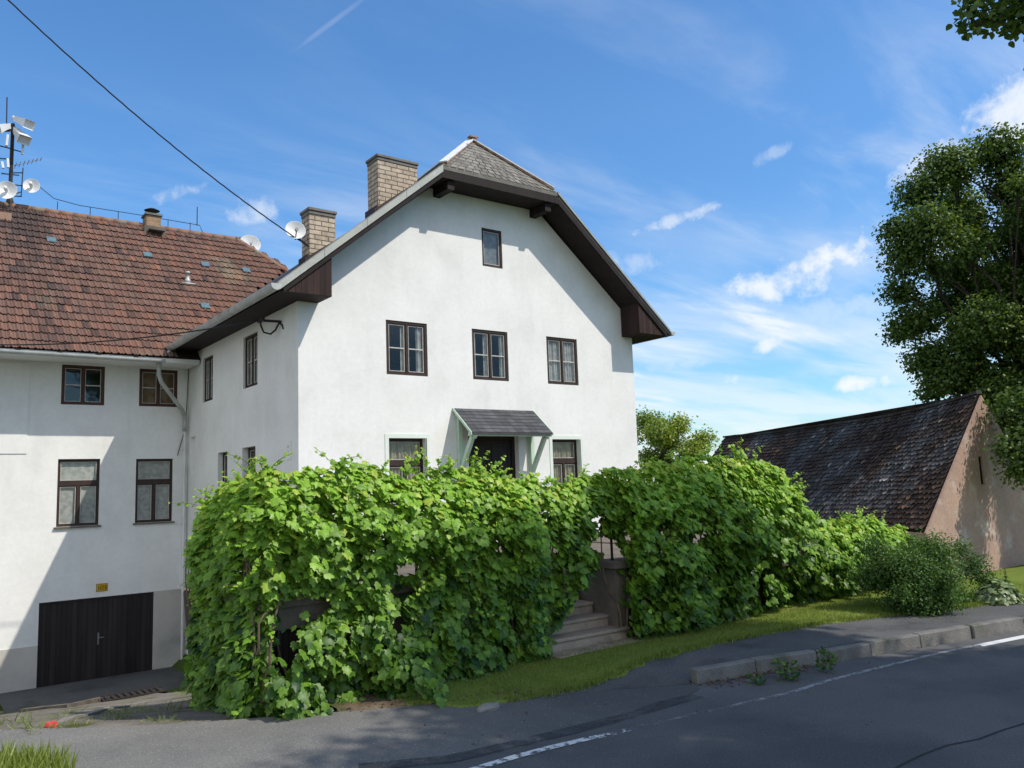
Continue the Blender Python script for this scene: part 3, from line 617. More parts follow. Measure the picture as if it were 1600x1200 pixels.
mb = MB(); cx = (gd[0]+gd[1])/2+.02; tb(mb, TL, cx-.02, cx+.02, .045, .058, -1.27, -.98); mb.bar((cx, LY+.02, -1.1), (cx+.13, LY+.02, -1.1), .02); mb.bar((cx, LY+.06, -1.1), (cx, LY+.02, -1.1), .02); mb.build('handle', M['steel'], gdo)
# number plate over the garage door
mb = MB(); mb.box(4.29, 4.55, LY-.02, LY-.004, .04, .23); plate = mb.build('number_plate', M['yellow'], left)
def seg(mb, x, z, w, h, code, y):
    t = .011
    S = {'a': (x, x+w, z+h-t, z+h), 'g': (x, x+w, z+h/2-t/2, z+h/2+t/2), 'd': (x, x+w, z, z+t), 'f': (x, x+t, z+h/2, z+h), 'b': (x+w-t, x+w, z+h/2, z+h), 'e': (x, x+t, z, z+h/2), 'c': (x+w-t, x+w, z, z+h/2)}
    for c_ in code: a = S[c_]; mb.box(a[0], a[1], y, y+.003, a[2], a[3])
mb = MB()
for i, code in enumerate(('bc', 'abged', 'abged', 'abcdefg')): seg(mb, 4.315+i*.057, .08, .038, .105, code, LY-.0235)
mb.build('digits', M['ink'], plate)
mb = MB(); 
for (a, b, c_, d) in ((4.29, 4.55, .222, .23), (4.29, 4.55, .04, .048), (4.29, 4.298, .04, .23), (4.542, 4.55, .04, .23)): mb.box(a, b, LY-.0225, LY-.0195, c_, d)
mb.build('plate_border', M['ink'], plate)
# tiled slope
XHIP = 9.26
tl = MB(); NROW = 21; tw = .165; slope = np.array([0, LRY-LE, LRZ-LEZ]); nrm = nz(np.array([0, -(LRZ-LEZ), LRY-LE]))
prof = [(0, 0), (.25, .045), (.5, .012), (.62, .0), (.8, .022), (1.0, .0)]
ncol = int((12.2+5)/tw)
for r in range(NROW):
    t0, t1 = r/NROW-.004, (r+1)/NROW+.012
    for i in range(ncol):
        x0 = -5+i*tw; xc = x0+tw/2; yc = LE+(LRY-LE)*(r+.5)/NROW; zc = LEZ+(LRZ-LEZ)*(r+.5)/NROW
        if xc > 5.9 and zc < zt(min(xc, XC))-.35: continue
        if xc > XHIP+(LRY-yc)*1.25: continue
        tint = min(1, max(0, random.gauss(.5, .15)))
        if random.random() < .035: tint = random.choice((.0, .97))
        soot = noise.noise((xc*.9, yc*.5, 3)); 
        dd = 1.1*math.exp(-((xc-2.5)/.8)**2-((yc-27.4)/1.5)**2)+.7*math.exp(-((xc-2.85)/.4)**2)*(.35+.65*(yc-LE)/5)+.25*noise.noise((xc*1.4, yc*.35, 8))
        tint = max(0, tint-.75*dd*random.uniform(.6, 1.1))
        b0 = np.array([0, LE, LEZ])+slope*t0; b1 = np.array([0, LE, LEZ])+slope*t1
        lift = .042+random.uniform(-.006, .01); sk = random.uniform(-.006, .006)
        vs = []
        for (u, h) in prof: vs.append(b0+[x0+u*tw*1.02+sk, 0, 0]+nrm*(h+lift))
        for (u, h) in prof: vs.append(b1+[x0+u*tw*1.02, 0, 0]+nrm*(h*.9))
        k = len(prof)
        tl.mi = 0; tl.add(vs, [(j, j+1, k+j+1, k+j) for j in range(k-1)], tint)
        tl.mi = 1
        tl.add(vs[:k]+[v-nrm*.034 for v in vs[:k]], [(k+j, k+j+1, j+1, j) for j in range(k-1)], .2)
tl.mi = 1
tl.quad((-5, LE, LEZ-.03), (XHIP+6, LE, LEZ-.03), (XHIP, LRY, LRZ-.03), (-5, LRY, LRZ-.03)); tl.quad((-5, LRY, LRZ-.03), (XHIP, LRY, LRZ-.03), (XHIP+4, 32.5, LEZ), (-5, 32.5, LEZ)); tl.add([(XHIP, LRY, LRZ-.03), (XHIP+6, LE, LEZ-.03), (XHIP+4, 32.5, LEZ)], [(0, 1, 2)])
lroof = tl.build('roof', [M['tile'], M['darkened']], left)
rt = MB(); k = int((XHIP+5)/.38)
for i in range(k):
    x0 = -5+i*.38; rt.tube([(x0, LRY, LRZ-.01), (x0+.40, LRY, LRZ+.012)], [.115, .105], 10, tint=random.random())
hd = np.array([5.2, LE-LRY, LEZ-LRZ])*.62
for i in range(9):
    a = np.array([XHIP-.1, LRY, LRZ])+hd*(i/16); rt.tube([a, a+hd/14.5], [.095, .1], 8)
rt.build('ridge_tile', M['tileridge'], lroof, smooth=True)
def onroof(px, py):
    r = ray(px, py); p0 = np.array([0, LE, LEZ]); t = nrm.dot(p0-CAM)/nrm.dot(r); return CAM+r*t
for px, py in ((80, 378), (230, 401), (320, 416), (384, 425), (320, 481)):
    p = onroof(px, py)+nrm*.09; mb = MB(); e = nz(slope)*.13; mb.prism([p-[.12, 0, 0]-e, p+[.12, 0, 0]-e, p+[.12, 0, 0]+e, p-[.12, 0, 0]+e], -nrm*.04); mb.build('glass_tile', M['glasstile'], lroof)
p = onroof(293, 443); mb = MB(); mb.lathe([(.0, 0), (.09, 0), (.085, .12), (.06, .14), (.06, .3), (.075, .3), (.075, .36), (0, .38)], p, (0, 0, 1), 12); mb.box(p[0]-.2, p[0]+.2, p[1]-.12, p[1]+.1, p[2]-.04, p[2]+.0); mb.build('vent_pipe', M['zinc'], lroof, smooth=True)
mb = MB(); p = onroof(5, 343); mb.prism([p+[-.6, 0, -.2], p+[.2, 0, -.2], p+[.2, .1, .12], p+[-.6, .1, .12]], nrm*.14); mb.build('roof_hatch', M['tileridge'], lroof)
# small chimney on the ridge
mb = MB(); mb.box(6.18, 6.62, 27.15, 27.65, 10.6, 11.33); c = mb.build('chimney', M['chbrick2'], lroof); mb = MB(); mb.box(6.14, 6.66, 27.1, 27.7, 11.34, 11.4)
mb.build('chimney_cap', M['cap'], c); mb = MB()
for dx in (-.12, .12): mb.bar((6.4+dx, 27.4, 11.4), (6.4+dx, 27.4, 11.56), .025)
mb.lathe([(0, .1), (.1, .07), (.24, 0), (.0, .01)], (6.4, 27.4, 11.56), (0, 0, 1), 14); mb.build('cowl', M['iron'], c)
mb = MB(); mb.box(6.2, 6.66, 26.75, 27.14, 10.75, 10.8); mb.box(6.1, 6.75, 27.05, 27.148, 10.6, 10.95); mb.build('flashing', M['concrete'], c)
# eaves, gutter, rafters
mb = MB(); mb.box(-5, 6.44, LE+.03, LY+.02, LEZ-.12, LEZ-.07); mb.box(-5, 6.44, LE, LE+.03, LEZ-.13, LEZ-.02)
mb.build('soffit', M['plaster'], left)
for k in range(12):
    x = -4.6+k*.86; MB().box(x-.05, x+.05, LE-.05, LE-.004, LEZ-.1, LEZ-.012).build('rafter_end', M['soffit'], left)
gutter((-5, LE-.09, LEZ-.07), (5.55, LE-.09, LEZ-.1), .07, left)
# downpipe in the corner
dp = MB(); dp.tube([(5.735, 22.35, 6.22), (5.72, 22.35, 6.12), (5.50, 22.36, 5.93), (5.46, 22.36, 5.82), (5.47, 22.38, 5.5), (5.56, 22.48, 5.32), (6.25, 23.1, 4.68), (6.34, 23.18, 4.52), (6.35, 23.19, 4.3), (6.35, 23.19, 4.1)], .055, 10); dp.lathe([(.06, 0), (.075, .02), (.075, .16), (.06, .18)], (5.465, 22.365, 5.72), (0, 0, 1), 10)
dp.build('downpipe', M['zinc'], left, smooth=True)
dp = MB(); dp.tube([(6.36, 23.2, 4.12), (6.36, 23.2, -2.0)], .032, 8); 
for z in (3.6, 1.6, 0): dp.box(6.32, 6.42, 23.17, 23.33, z, z+.025)
dp.build('drain_pipe', M['whitepaint'], left)
# ------------------------------------------------------------------ antenna mast
mx, my = 2.46, 27.4
mast = thing('antenna_mast', (mx, my, 11.0), 'steel antenna mast with white horn loudspeakers and dishes on the tiled roof ridge', 'antenna mast')
q = lambda px, py, y=my: P(px, py, 'y', y)
mb = MB(); mb.tube([(mx, my, 10.9), (mx, my, 11.15), (mx, my, 11.3), (mx, my, 13.55)], [.13, .1, .055, .05], 10); mb.tube([q(10, 205), q(11, 152)], .018, 6)
mb.bar(q(-6, 205), q(24, 203), .06); mb.build('pole', M['iron'], mast)
mb = MB()
for a, b in (((-8, 226), (20, 233)), ((-10, 247), (21, 249)), ((17, 288), (48, 292)), ((17, 306), (32, 300)), ((17, 270), (36, 270)), ((33, 307), (36, 262)), ((18, 233), (36, 238)), ((2, 271), (30, 274)), ((17, 306), (34, 307))): mb.bar(q(*a), q(*b), .028)
mb.build('bracket', M['iron'], mast)
def horn(a, b, r0, r1):
    a = np.array(a); b = np.array(b); d = nz(b-a); u = nz(np.cross(d, [0, 0, 1.])); v = np.cross(u, d); mb = MB(); n = 7; vs = []; fs = []
    for i in range(n):
        t = i/(n-1); r = r0+(r1-r0)*t**1.6; c = a+(b-a)*t; vs += [c+(u*sx*1.25+v*sy)*r for sx, sy in ((-1,-1),(1,-1),(1,1),(-1,1))]
    for i in range(n-1):
        for k in range(4): fs.append((i*4+k, i*4+(k+1) % 4, i*4+4+(k+1) % 4, i*4+4+k))
    fs.append((3, 2, 1, 0)); vs += [b-d*.06+(u*sx*1.1+v*sy*.9)*r1*.9 for sx, sy in ((-1,-1),(1,-1),(1,1),(-1,1))]; k = 4*n; fs.append((k, k+1, k+2, k+3))
    for j in range(4): fs.append((k-4+j, k-4+(j+1) % 4, k+(j+1) % 4, k+j))
    mb.add(vs, fs); mb.lathe([(0, -.14), (r0*.9, -.14), (r0*.9, .02)], a, d, 12); return mb.build('horn_speaker', M['whitepaint'], mast)
horn(q(26, 186), q(46, 195, 26.9), .075, .13); horn(q(25, 203), q(38, 219, 26.9), .075, .14); horn(q(12, 197), q(-8, 201, 26.9), .07, .13)
for a, b, w in (((12, 211), (10, 228), .13), ((36, 225), (35, 241), .09), ((12, 248), (13, 262), .1), ((3, 253), (5, 263), .1)): MB().bar(q(*a, 27.2), q(*b, 27.2), w, .06).build('panel_antenna', M['whitepaint'], mast)
mb = MB(); mb.bar(q(22, 259), q(66, 248), .02); 
for t in np.linspace(.05, .95, 7):
    c = q(22, 259)+(q(66, 248)-q(22, 259))*t; mb.bar(c-[0, .28-.1*t, 0], c+[0, .28-.1*t, 0], .012)
mb.build('yagi_antenna', M['steel'], mast)
def dish(parent, c, axis, r, name='dish', f=.35):
    mb = MB(); prof = [(0, 0)]+[(r*t, .22*r*t*t*1.6) for t in np.linspace(.15, 1, 9)]+[(r*1.02, .36*r), (r*.98, .33*r), (0, -.02)]
    mb.lathe(prof, c, axis, 28); return mb.build(name, M['whitepaint'], parent, smooth=True)
for (px, py, r) in ((50, 292, .22), (11, 299, .27)):
    c = q(px, py, 27.1); o = dish(mast, c, (-.3, -1, .1), r); mb = MB(); mb.lathe([(0, .3), (.05, .28), (.06, .1), (.02, 0)], c, (-.3, -1, .1), 10); mb.build('feed', M['whitepaint'], o)
# lightning conductor along the ridge
lc = thing('lightning_conductor', (5, LRY, LRZ), 'thin lightning conductor wire on stubs along the tiled ridge', 'lightning conductor')
mb = MB(); mb.tube([(3.2, LRY, 11.75), (3.6, LRY, 11.45), (4.3, LRY, 11.36), (6, LRY, 11.36), (7.9, LRY, 11.33), (8.0, LRY, 11.1)], .012, 5); mb.build('wire', M['iron'], lc)
for x in (3.7, 4.6, 5.4, 6.9, 7.6): MB().tube([(x, LRY, 11.05), (x, LRY, 11.37)], .012, 5).build('stub', M['iron'], lc); mb = MB(); mb.tube([(7.82, LRY, 11.3), (7.82, LRY, 11.95)], .014, 5); mb.build('rod', M['iron'], lc)
# satellite dishes
def satdish(c, axis, r, label, mount):
    c = np.array(c); t = thing('satellite_dish', tuple(c), label, 'satellite dish', 'white satellite dishes'); ax = nz(np.array(axis, float))
    dish(t, c, ax, r, 'reflector'); dn = np.array([0, 0, -1.]); tip = c+ax*r*1.05+dn*r*.35
    mb = MB(); mb.bar(c+dn*r*.95+ax*.2*r, tip, .025); mb.build('arm', M['steel'], t); mb = MB(); mb.lathe([(0, -.06), (.035, -.06), (.04, .05), (0, .06)], tip, nz(c-tip), 10); mb.build('receiver', M['plinth'], t)
    mb = MB(); mb.bar(c-ax*.02, c-ax*.12+dn*.02, .1); mb.bar(c-ax*.12, mount, .035); mb.build('mount', M['iron'], t); return t
c = P(461, 362, 'y', 17.45); satdish(c, (-.25, -1, .25), .225, 'white satellite dish mounted on the side of the smaller pale brick chimney', (7.55, 17.7, c[2]-.2))
c = P(390, 384, 'y', 28.2); satdish(c, (-.2, -1, .3), .36, 'white satellite dish half hidden behind the red tiled roof hip', (c[0]+.1, 28.9, c[2]-.5))
mb = MB(); c2 = P(390, 378, 'y', 28.7); mb.box(c2[0]-.45, c2[0]+.35, 28.75, 29.1, c2[2]-1.2, c2[2]+.08); mb.box(c2[0]-.5, c2[0]+.4, 28.7, 29.15, c2[2]+.082, c2[2]+.13); tag(mb.build('chimney', M['chbrick2'], lroof))
# cables
def cable(name, a, b, sag, r, label, wob=0):
    pts = []
    for t in np.linspace(0, 1, 60):
        p = np.array(a)*(1-t)+np.array(b)*t; p[2] -= sag*4*t*(1-t); p[2] += wob*math.sin(t*230); pts.append(p)
    mb = MB(); mb.tube(pts, r, 6); return tag(mb.build(name, M['cable'], smooth=True), label, 'cable')
cable('overhead_cable', (7.5, 17.46, 7.95), D(-60, -70, 14.), .28, .014, 'black twisted overhead cable crossing the sky to the smaller chimney', .004)
mb = MB(); pts = []
A = np.array([6.11, 16.78, 5.98]); B = D(-80, 536, 19.)
for t in np.linspace(0, 1, 40): p = A*(1-t)+B*t; p[2] -= .22*4*t*(1-t); pts.append(p)
mb.tube(pts, .016, 6); mb.tube([A, A+[.02, .03, -.12], A+[.08, .02, -.26], A+[.2, -.05, -.3], A+[.28, -.12, -.22], A+[.33, -.2, -.08], (6.47, 16.5, 5.86), (6.475, 16.42, 5.75)], .02, 6)
tag(mb.build('service_cable', M['cable'], smooth=True), 'black service cable running left from the bracket on the shaded side wall', 'cable')
mb = MB(); mb.tube([(6.46, 23.26, 6.0), (6.44, 23.27, 5.2), (6.40, 23.28, 4.2), (6.2, 23.29, 3.45)], .01, 5); tag(mb.build('corner_wire', M['cable']), 'thin dark wire down the corner where both white houses meet', 'wire')

# ------------------------------------------------------------------ barn
Bp = D(1530, 615, 21.); Ep = D(1443, 829, 18.4); Ap = D(1132, 678, 36.); Ap[2] = Bp[2]-.12
vE = Ep-Bp
barn = thing('old_barn', (Ep[0], Ep[1], -.5), 'old barn with mossy dark slate roof and pinkish plaster gable', 'barn')
def bp_(s, t):
    p = Bp+(Ap-Bp)*s+vE*t; p = p.copy(); p[2] -= .24*math.sin(math.pi*min(1, s*1.1))*(1-.3*t)+.05*math.sin(s*9+t*3); return p
bn = nz(np.cross(vE, Ap-Bp)); bn = bn if bn[2] > 0 else -bn
sl = MB(); NR, NC = 28, 96
for r in range(NR):
    for i in range(NC):
        o = .5*(r % 2); s0, s1 = (i+o-.5)/NC, (i+o+.5)/NC-.001; s0 = max(0, s0); s1 = min(1, s1)
        if s1 <= s0: continue
        t0, t1 = max(0, r/NR-.012), (r+1)/NR
        lf = .03+random.uniform(-.008, .022); tint = min(.9, max(0, random.gauss(.55, .2)))
        if random.random() < (.09 if s0 < .5 else .03): tint = random.uniform(.93, 1)
        sm_ = (s0+s1)/2; ts = t1-random.uniform(.1, .32)*(t1-t0)
        a, b = bp_(s0, t0)+bn*.004, bp_(s1, t0)+bn*.004
        c, d, e = bp_(s1, ts)+bn*(lf), bp_(sm_, t1+random.uniform(-.007, .008))+bn*lf, bp_(s0, ts)+bn*(lf)
        sl.add([a, b, c, d, e], [(0, 1, 2, 3, 4)], tint); sl.add([c, d, e, c-bn*.025, d-bn*.025, e-bn*.025], [(0, 1, 4, 3), (1, 2, 5, 4)], .0)
ZB = -.9
for s in np.arange(0, 1, .05): sl.quad(bp_(s, 0)-bn*.02, bp_(s+.05, 0)-bn*.02, bp_(s+.05, 1)-bn*.02, bp_(s, 1)-bn*.02, .1)
E2 = np.array([2*Bp[0]-Ep[0], 2*Bp[1]-Ep[1], Ep[2]])
sl.quad(Bp, Ap, Ap+(E2-Bp), E2, .3)
for s in np.arange(0, 1, .04): sl.bar(bp_(s, 0)+[0, 0, .03], bp_(s+.042, 0)+[0, 0, .03], .16, .07, tint=.4)
broof = sl.build('roof', M['slate'], barn)
hz = nz(np.array([Bp[0]-Ep[0], Bp[1]-Ep[1], 0])); gn = nz(np.array([hz[1], -hz[0], 0]));
if gn.dot(CAM-Bp) < 0: gn = -gn
Bw = Bp-[0, 0, .05]; Ew = Ep-[0, 0, .05]; E2w = E2-[0, 0, .05]
L_ = np.linalg.norm((Bp-Ep)[:2])
def bw(a, d, z): p = Ep+hz*a-gn*(d-.05); return (p[0], p[1], z)
def bsolve(px, py):
    r = ray(px, py); o = Ep+gn*.05; t = gn.dot(o-CAM)/gn.dot(r); p = CAM+r*t; return (p-Ep).dot(hz), p[2]
(sa, sz1), (sb, sz0) = bsolve(1529, 713), bsolve(1538, 757)
sa, sb = min(sa, sb)-.02, max(sa, sb)+.04
wl = MB(); wall_holes(wl, bw, [(0, ZB), (2*L_, ZB), (2*L_, Ew[2]), (L_, Bw[2]), (0, Ew[2])], [(sa, sb, sz0, sz1)], .2)
A1 = Ep+(Ap-Bp); A2 = E2+(Ap-Bp); z_ = Ep[2]-.05
ins = np.array([*(nz(np.array([*(Ap-Bp)[:2], 0])))])*.05
wl.quad((Ep[0], Ep[1], ZB), (A1[0], A1[1], ZB), (A1[0], A1[1], z_), (Ep[0], Ep[1], z_)); wl.quad((E2[0], E2[1], ZB), (A2[0], A2[1], ZB), (A2[0], A2[1], z_), (E2[0], E2[1], z_))
wl.add([(A1[0], A1[1], ZB), (A2[0], A2[1], ZB), (A2[0], A2[1], z_), (Ap[0], Ap[1], Ap[2]-.06), (A1[0], A1[1], z_)], [(0, 1, 2, 3, 4)])
# verge edge of pale mortar
wl.prism([Bw+gn*.06, Ew+gn*.06, Ew+gn*.06-[0, 0, .16], Bw+gn*.06-[0, 0, .16]], -gn*.05)
wl.build('wall', M['pinkplaster'], barn)
s = MB(); ringT(s, bw, sa+.005, sb-.005, sz0+.005, sz1-.005, .04, .04, .1); tb(s, bw, sa, sb, .16, .18, sz0, sz1); s.mi = 0; tb(s, bw, sa, sb, .05, .09, (sz0+sz1)/2-.02, (sz0+sz1)/2+.02); s.build('slit_window', M['soffit'], barn)

# ------------------------------------------------------------------ terrace: walls, door, steps, railing
ter = thing('terrace', (6, 9, 0), 'raised concrete terrace with coping and dark slatted cellar door behind the grapevines', 'terrace')
ZC = 1.06
tw_ = MB(); TT = lambda a, d, z: (a, 9.03+d, z)
wall_holes(tw_, TT, [(3.32, -1.2), (6.95, -1.2), (6.95, ZC), (3.32, ZC)], [(3.42, 4.1, -.9, .82)], .2)
tw_.quad((3.32, 9.03, -1.5), (3.32, 11.2, -1.5), (3.32, 11.2, ZC), (3.32, 9.03, ZC)); tw_.quad((3.32, 11.2, -1.5), (5.0, 12.1, -1.5), (5.0, 12.1, ZC), (3.32, 12.1, ZC)); tw_.quad((5, 12.1, -2.3), (6.5, 15.65, -2.3), (6.5, 15.65, ZC), (5, 12.1, ZC))
tw_.quad((3.34, 9.05, ZC-.02), (6.97, 9.05, ZC-.02), (6.97, 12.1, ZC-.02), (3.34, 12.1, ZC-.02)); tw_.add([(5, 12.1, ZC-.02), (18, 12.1, ZC-.02), (18, 15.65, ZC-.02), (6.5, 15.65, ZC-.02)], [(0, 1, 2, 3)]); tw_.quad((6.9, 10.7, ZC-.022), (8.5, 10.7, ZC-.022), (8.5, 12.1, ZC-.022), (6.9, 12.1, ZC-.022)); tw_.quad((8.4, 9.05, ZC-.02), (15.5, 9.05, ZC-.02), (15.5, 12.1, ZC-.02), (8.4, 12.1, ZC-.02))
tw_.box(6.82, 6.99, 8.75, 10.8, -.6, ZC); tw_.box(8.42, 8.66, 8.82, 10.8, -.6, ZC)
wall_holes(tw_, lambda a, d, z: (a, 8.95+d, z), [(8.66, -.6), (12.1, -.6), (12.1, ZC), (8.66, ZC)], [(10.05, 10.75, -.3, .78)], .25); tw_.quad((12.1, 8.95, -.6), (12.1, 15.6, -.6), (12.1, 15.6, ZC), (12.1, 8.95, ZC))
tw_.box(12.1, 15.4, 9.4, 9.6, -.6, .62)
tw_.build('wall', M['concrete'], ter)
cp = MB(); cp.box(3.24, 7.03, 8.94, 9.25, ZC+.004, 1.17); cp.box(3.24, 3.55, 9.254, 11.3, ZC+.004, 1.17); cp.box(8.36, 8.74, 8.74, 9.2, ZC+.004, 1.17); cp.box(8.75, 12.15, 8.87, 9.17, ZC+.004, 1.165); cp.box(6.78, 7.03, 9.26, 10.8, ZC+.004, 1.165); cp.box(8.37, 8.7, 9.21, 10.8, ZC+.004, 1.165)
cp.build('coping', M['concrete'], ter, bevel=.012)
mb = MB()
for k in range(9): mb.box(3.44+k*.073, 3.507+k*.073, 9.13, 9.16, -.9, .8, random.random())
mb.box(3.43, 4.09, 9.165, 9.19, -.9, .8); mb.build('cellar_door', M['garage'], ter)
mb = MB()
for k in range(7): mb.box(10.06+k*.098, 10.152+k*.098, 9.08, 9.11, -.3, .77, random.random())
mb.box(10.05, 10.75, 9.115, 9.14, -.3, .77); mb.build('wood_hatch', M['planks'], ter)
st = thing('stone_steps', (7.9, 8.5, 0), 'worn concrete steps rising to the terrace between the two vine masses', 'steps')
for k in range(7):
    y0 = 8.42+.3*k; z1 = .10+.155*k; x1 = (8.75, 8.55, 8.44)[k] if k < 3 else 8.415
    mb = MB(); mb.box(7.0, x1, y0, y0+.32 if k < 6 else 10.75, -.3, z1-.05); mb.box(7.0, x1+.0, y0-.025, y0+.30 if k < 6 else 10.75, z1-.048, z1, .6); mb.build('step', M['step'], st, bevel=.012)
rl = thing('terrace_railing', (8, 9.1, 1.17), 'thin black iron railing on the terrace edge overgrown by grapevine', 'railing')
for x in np.arange(3.5, 7.2, .9): MB().tube([(x, 9.1, 1.1), (x, 9.1, 2.2)], .02, 6).build('post', M['iron'], rl)
for x in np.arange(8.55, 12, .85): MB().tube([(x, 9.0, 1.1), (x, 9.0, 2.2)], .02, 6).build('post', M['iron'], rl)
mb = MB()
for z in (1.62, 2.18): mb.tube([(3.4, 9.1, z), (7.25, 9.1, z)], .016, 6); mb.tube([(8.5, 9.0, z), (12, 9.0, z)], .016, 6); mb.tube([(7.2, 9.2, z-.1), (8.5, 9.1, z)], .012, 6); mb.tube([(3.4, 9.1, z), (3.4, 11.5, z)], .016, 6)
mb.build('rail', M['iron'], rl)

# ------------------------------------------------------------------ foliage
half = [(.0, -.02), (.16, -.14), (.40, -.06), (.52, .17), (.40, .33), (.47, .58), (.27, .60), (.15, .80), (0, 1.02)]
outl = half+[(-u, v) for u, v in half[-2:0:-1]]
LT = np.array([(0, .34, .02)]+[(u, v, -.22*abs(u)-.16*max(0, v-.5)**1.5-.05*(v < 0)) for u, v in outl]); LF = [(0, 1+i, 1+(i+1) % len(outl)) for i in range(len(outl))]
HT = np.array([(0, 0, 0), (.34, .12, -.04), (.42, .42, -.08), (.2, .82, -.08), (0, 1, -.1), (-.2, .82, -.08), (-.42, .42, -.08), (-.34, .12, -.04), (0, .45, .03)]); HF = [(8, i, (i+1) % 8) for i in range(8)]
DT = np.array([(0, 0, 0), (.3, .5, -.06), (0, 1, 0), (-.3, .5, -.06)]); DF = [(0, 1, 2), (0, 2, 3)]
BT = np.array([(-.06, 0, 0), (.06, 0, 0), (0.03, .6, .06), (0, 1, .2)]); BF = [(0, 1, 2, 3)]
def place(template, pos, nrm_, tipdir, size):
    """orient template copies: normal nrm_, tip towards tipdir"""
    n_ = nrm_/np.linalg.norm(nrm_, axis=1, keepdims=True); t = tipdir-n_*np.sum(tipdir*n_, axis=1, keepdims=True); t /= np.linalg.norm(t, axis=1, keepdims=True)+1e-9
    u = np.cross(t, n_); T = template
    return pos[:, None, :]+size[:, None, None]*(u[:, None, :]*T[None, :, 0:1]+t[:, None, :]*T[None, :, 1:2]+n_[:, None, :]*T[None, :, 2:3])
def nz3(x, y, z): return noise.noise((x, y, z))

def vine(label, sheets, n, holes, sprigs, size=(.052, .128), group=None):
    """sheets: (x0,y0,x1,y1, outward(2), zbase fn(s), ztop fn(s), thick fn(s,h), weight)"""
    c0 = sheets[0]; root = thing('grapevine', (c0[0], c0[1], 0), label, 'grapevine', group)
    pos, nr, tp, sz, ti = [], [], [], [], []
    W = np.array([s[-1] for s in sheets], float); W /= W.sum(); cnt = 0
    while cnt < n:
        sh = sheets[rng.choice(len(sheets), p=W)]; s = rng.random(); h = rng.random()**.92
        x0, y0, x1, y1, (ox, oy), zb, ztp, tk = sh[:8]
        x = x0+(x1-x0)*s; y = y0+(y1-y0)*s; top = ztp(s); bot = zb(s)
        top += .16*nz3(x*2.3+y, y*2.3, 5)+.07*nz3(x*7+y*5, 9, 1)
        z = bot+(top-bot)*h
        th = tk(s, h)*(1+1.1*nz3(x*1.9, y*1.9, z*1.9)+1.0*nz3(x*3.9+7, y*3.9, z*3.9))
        th = max(.05, th)
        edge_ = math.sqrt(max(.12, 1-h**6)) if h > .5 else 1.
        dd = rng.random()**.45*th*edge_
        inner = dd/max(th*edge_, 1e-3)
        xx, yy = x+ox*dd, y+oy*dd
        if yy < 9.6 and any(((xx*hy/yy-hx)/hw)**2+((2.3+(z-2.3)*hy/yy-hz_)/hh)**2 < 1+.6*nz3(x*6, z*6, 2) for hx, hy, hz_, hw, hh in holes) and rng.random() < .985: continue
        pos.append((x+ox*dd+rng.normal(0, .03), y+oy*dd+rng.normal(0, .03), z))
        nr.append((ox*.75+SUN[0]*.35+rng.normal(0, .38), oy*.75+SUN[1]*.35+rng.normal(0, .38), .55+.5*h**3+rng.normal(0, .3)))
        tp.append((rng.normal(0, .55)+ox*.4, rng.normal(0, .35)+oy*.4, -.8+.35*rng.normal()))
        sz.append(rng.uniform(*size)*(1.12-.28*h**2)); young_lit = .62*h**2.4+.16*nz3(x*3, z*3, 8)
        ti.append(min(1, max(0, rng.normal(.16+.10*h+.10*inner, .15)+(rng.random() < .07)*.3+young_lit*(.4+.6*inner)))); cnt += 1  # young tops brighter; shade also painted into lower and deeper leaves
    pos, nr, tp, sz, ti = map(np.array, (pos, nr, tp, sz, ti))
    # shoots
    stems = MB(); ep, en, et, es, ei = [], [], [], [], []
    for _ in range(sprigs):
        sh = sheets[rng.choice(len(sheets), p=W)]; s = rng.random(); x0, y0, x1, y1, (ox, oy), zb, ztp, tk = sh[:8]
        top = rng.random() < .62; hh = 1 if top else rng.uniform(.3, .95)
        p = np.array([x0+(x1-x0)*s+ox*tk(s, hh)*(.3 if top else .8), y0+(y1-y0)*s+oy*tk(s, hh)*(.3 if top else .8), zb(s)+(ztp(s)-zb(s))*hh-.06])
        d = nz(np.array([ox*.4+rng.normal(0, .5), oy*.5+rng.normal(0, .4), 1. if top else rng.uniform(-.6, .4)])); L = rng.uniform(.14, .42); pts = [p]
        for k in range(6): d = nz(d+np.array([rng.normal(0, .18), rng.normal(0, .18), -.10])); pts.append(pts[-1]+d*L/6)
        stems.tube(pts, np.linspace(.005, .002, 7), 4)
        for k in range(1, 7):
            for _r in range(2 if k > 2 else 1):
                ep.append(pts[k]+rng.normal(0, .012, 3)); en.append(rng.normal(0, .45, 3)+[ox*.5, oy*.5, .6]); et.append(rng.normal(0, .6, 3)+[0, 0, -.2]); es.append((.095-.010*k)*rng.uniform(.7, 1.1)); ei.append(min(1, .55+.07*k+rng.normal(0, .08)))
    pos = np.concatenate([pos, ep]); nr = np.concatenate([nr, en]); tp = np.concatenate([tp, et]); sz = np.concatenate([sz, es]); ti = np.concatenate([ti, ei])
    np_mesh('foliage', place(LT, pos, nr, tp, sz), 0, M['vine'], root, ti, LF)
    # old wood inside
    for _ in range(26):
        sh = sheets[rng.choice(len(sheets), p=W)]; s = rng.random(); x0, y0, x1, y1, (ox, oy), zb, ztp, tk = sh[:8]
        p = np.array([x0+(x1-x0)*s+ox*.06, y0+(y1-y0)*s+oy*.06, zb(s)]); pts = [p]; d = np.array([0, 0, 1.])
        for k in range(12): d = nz(d+rng.normal(0, .22, 3)+[0, 0, .12]); pts.append(pts[-1]+d*(ztp(s)-zb(s))*.85/12); pts[-1] = np.array([np.clip(pts[-1][0], min(x0, x1)-.15, max(x0, x1)+.05), np.clip(pts[-1][1], min(y0, y1)-.16, max(y0, y1)+.15), pts[-1][2]])
        stems.tube(pts, np.linspace(.022, .006, 13), 5)
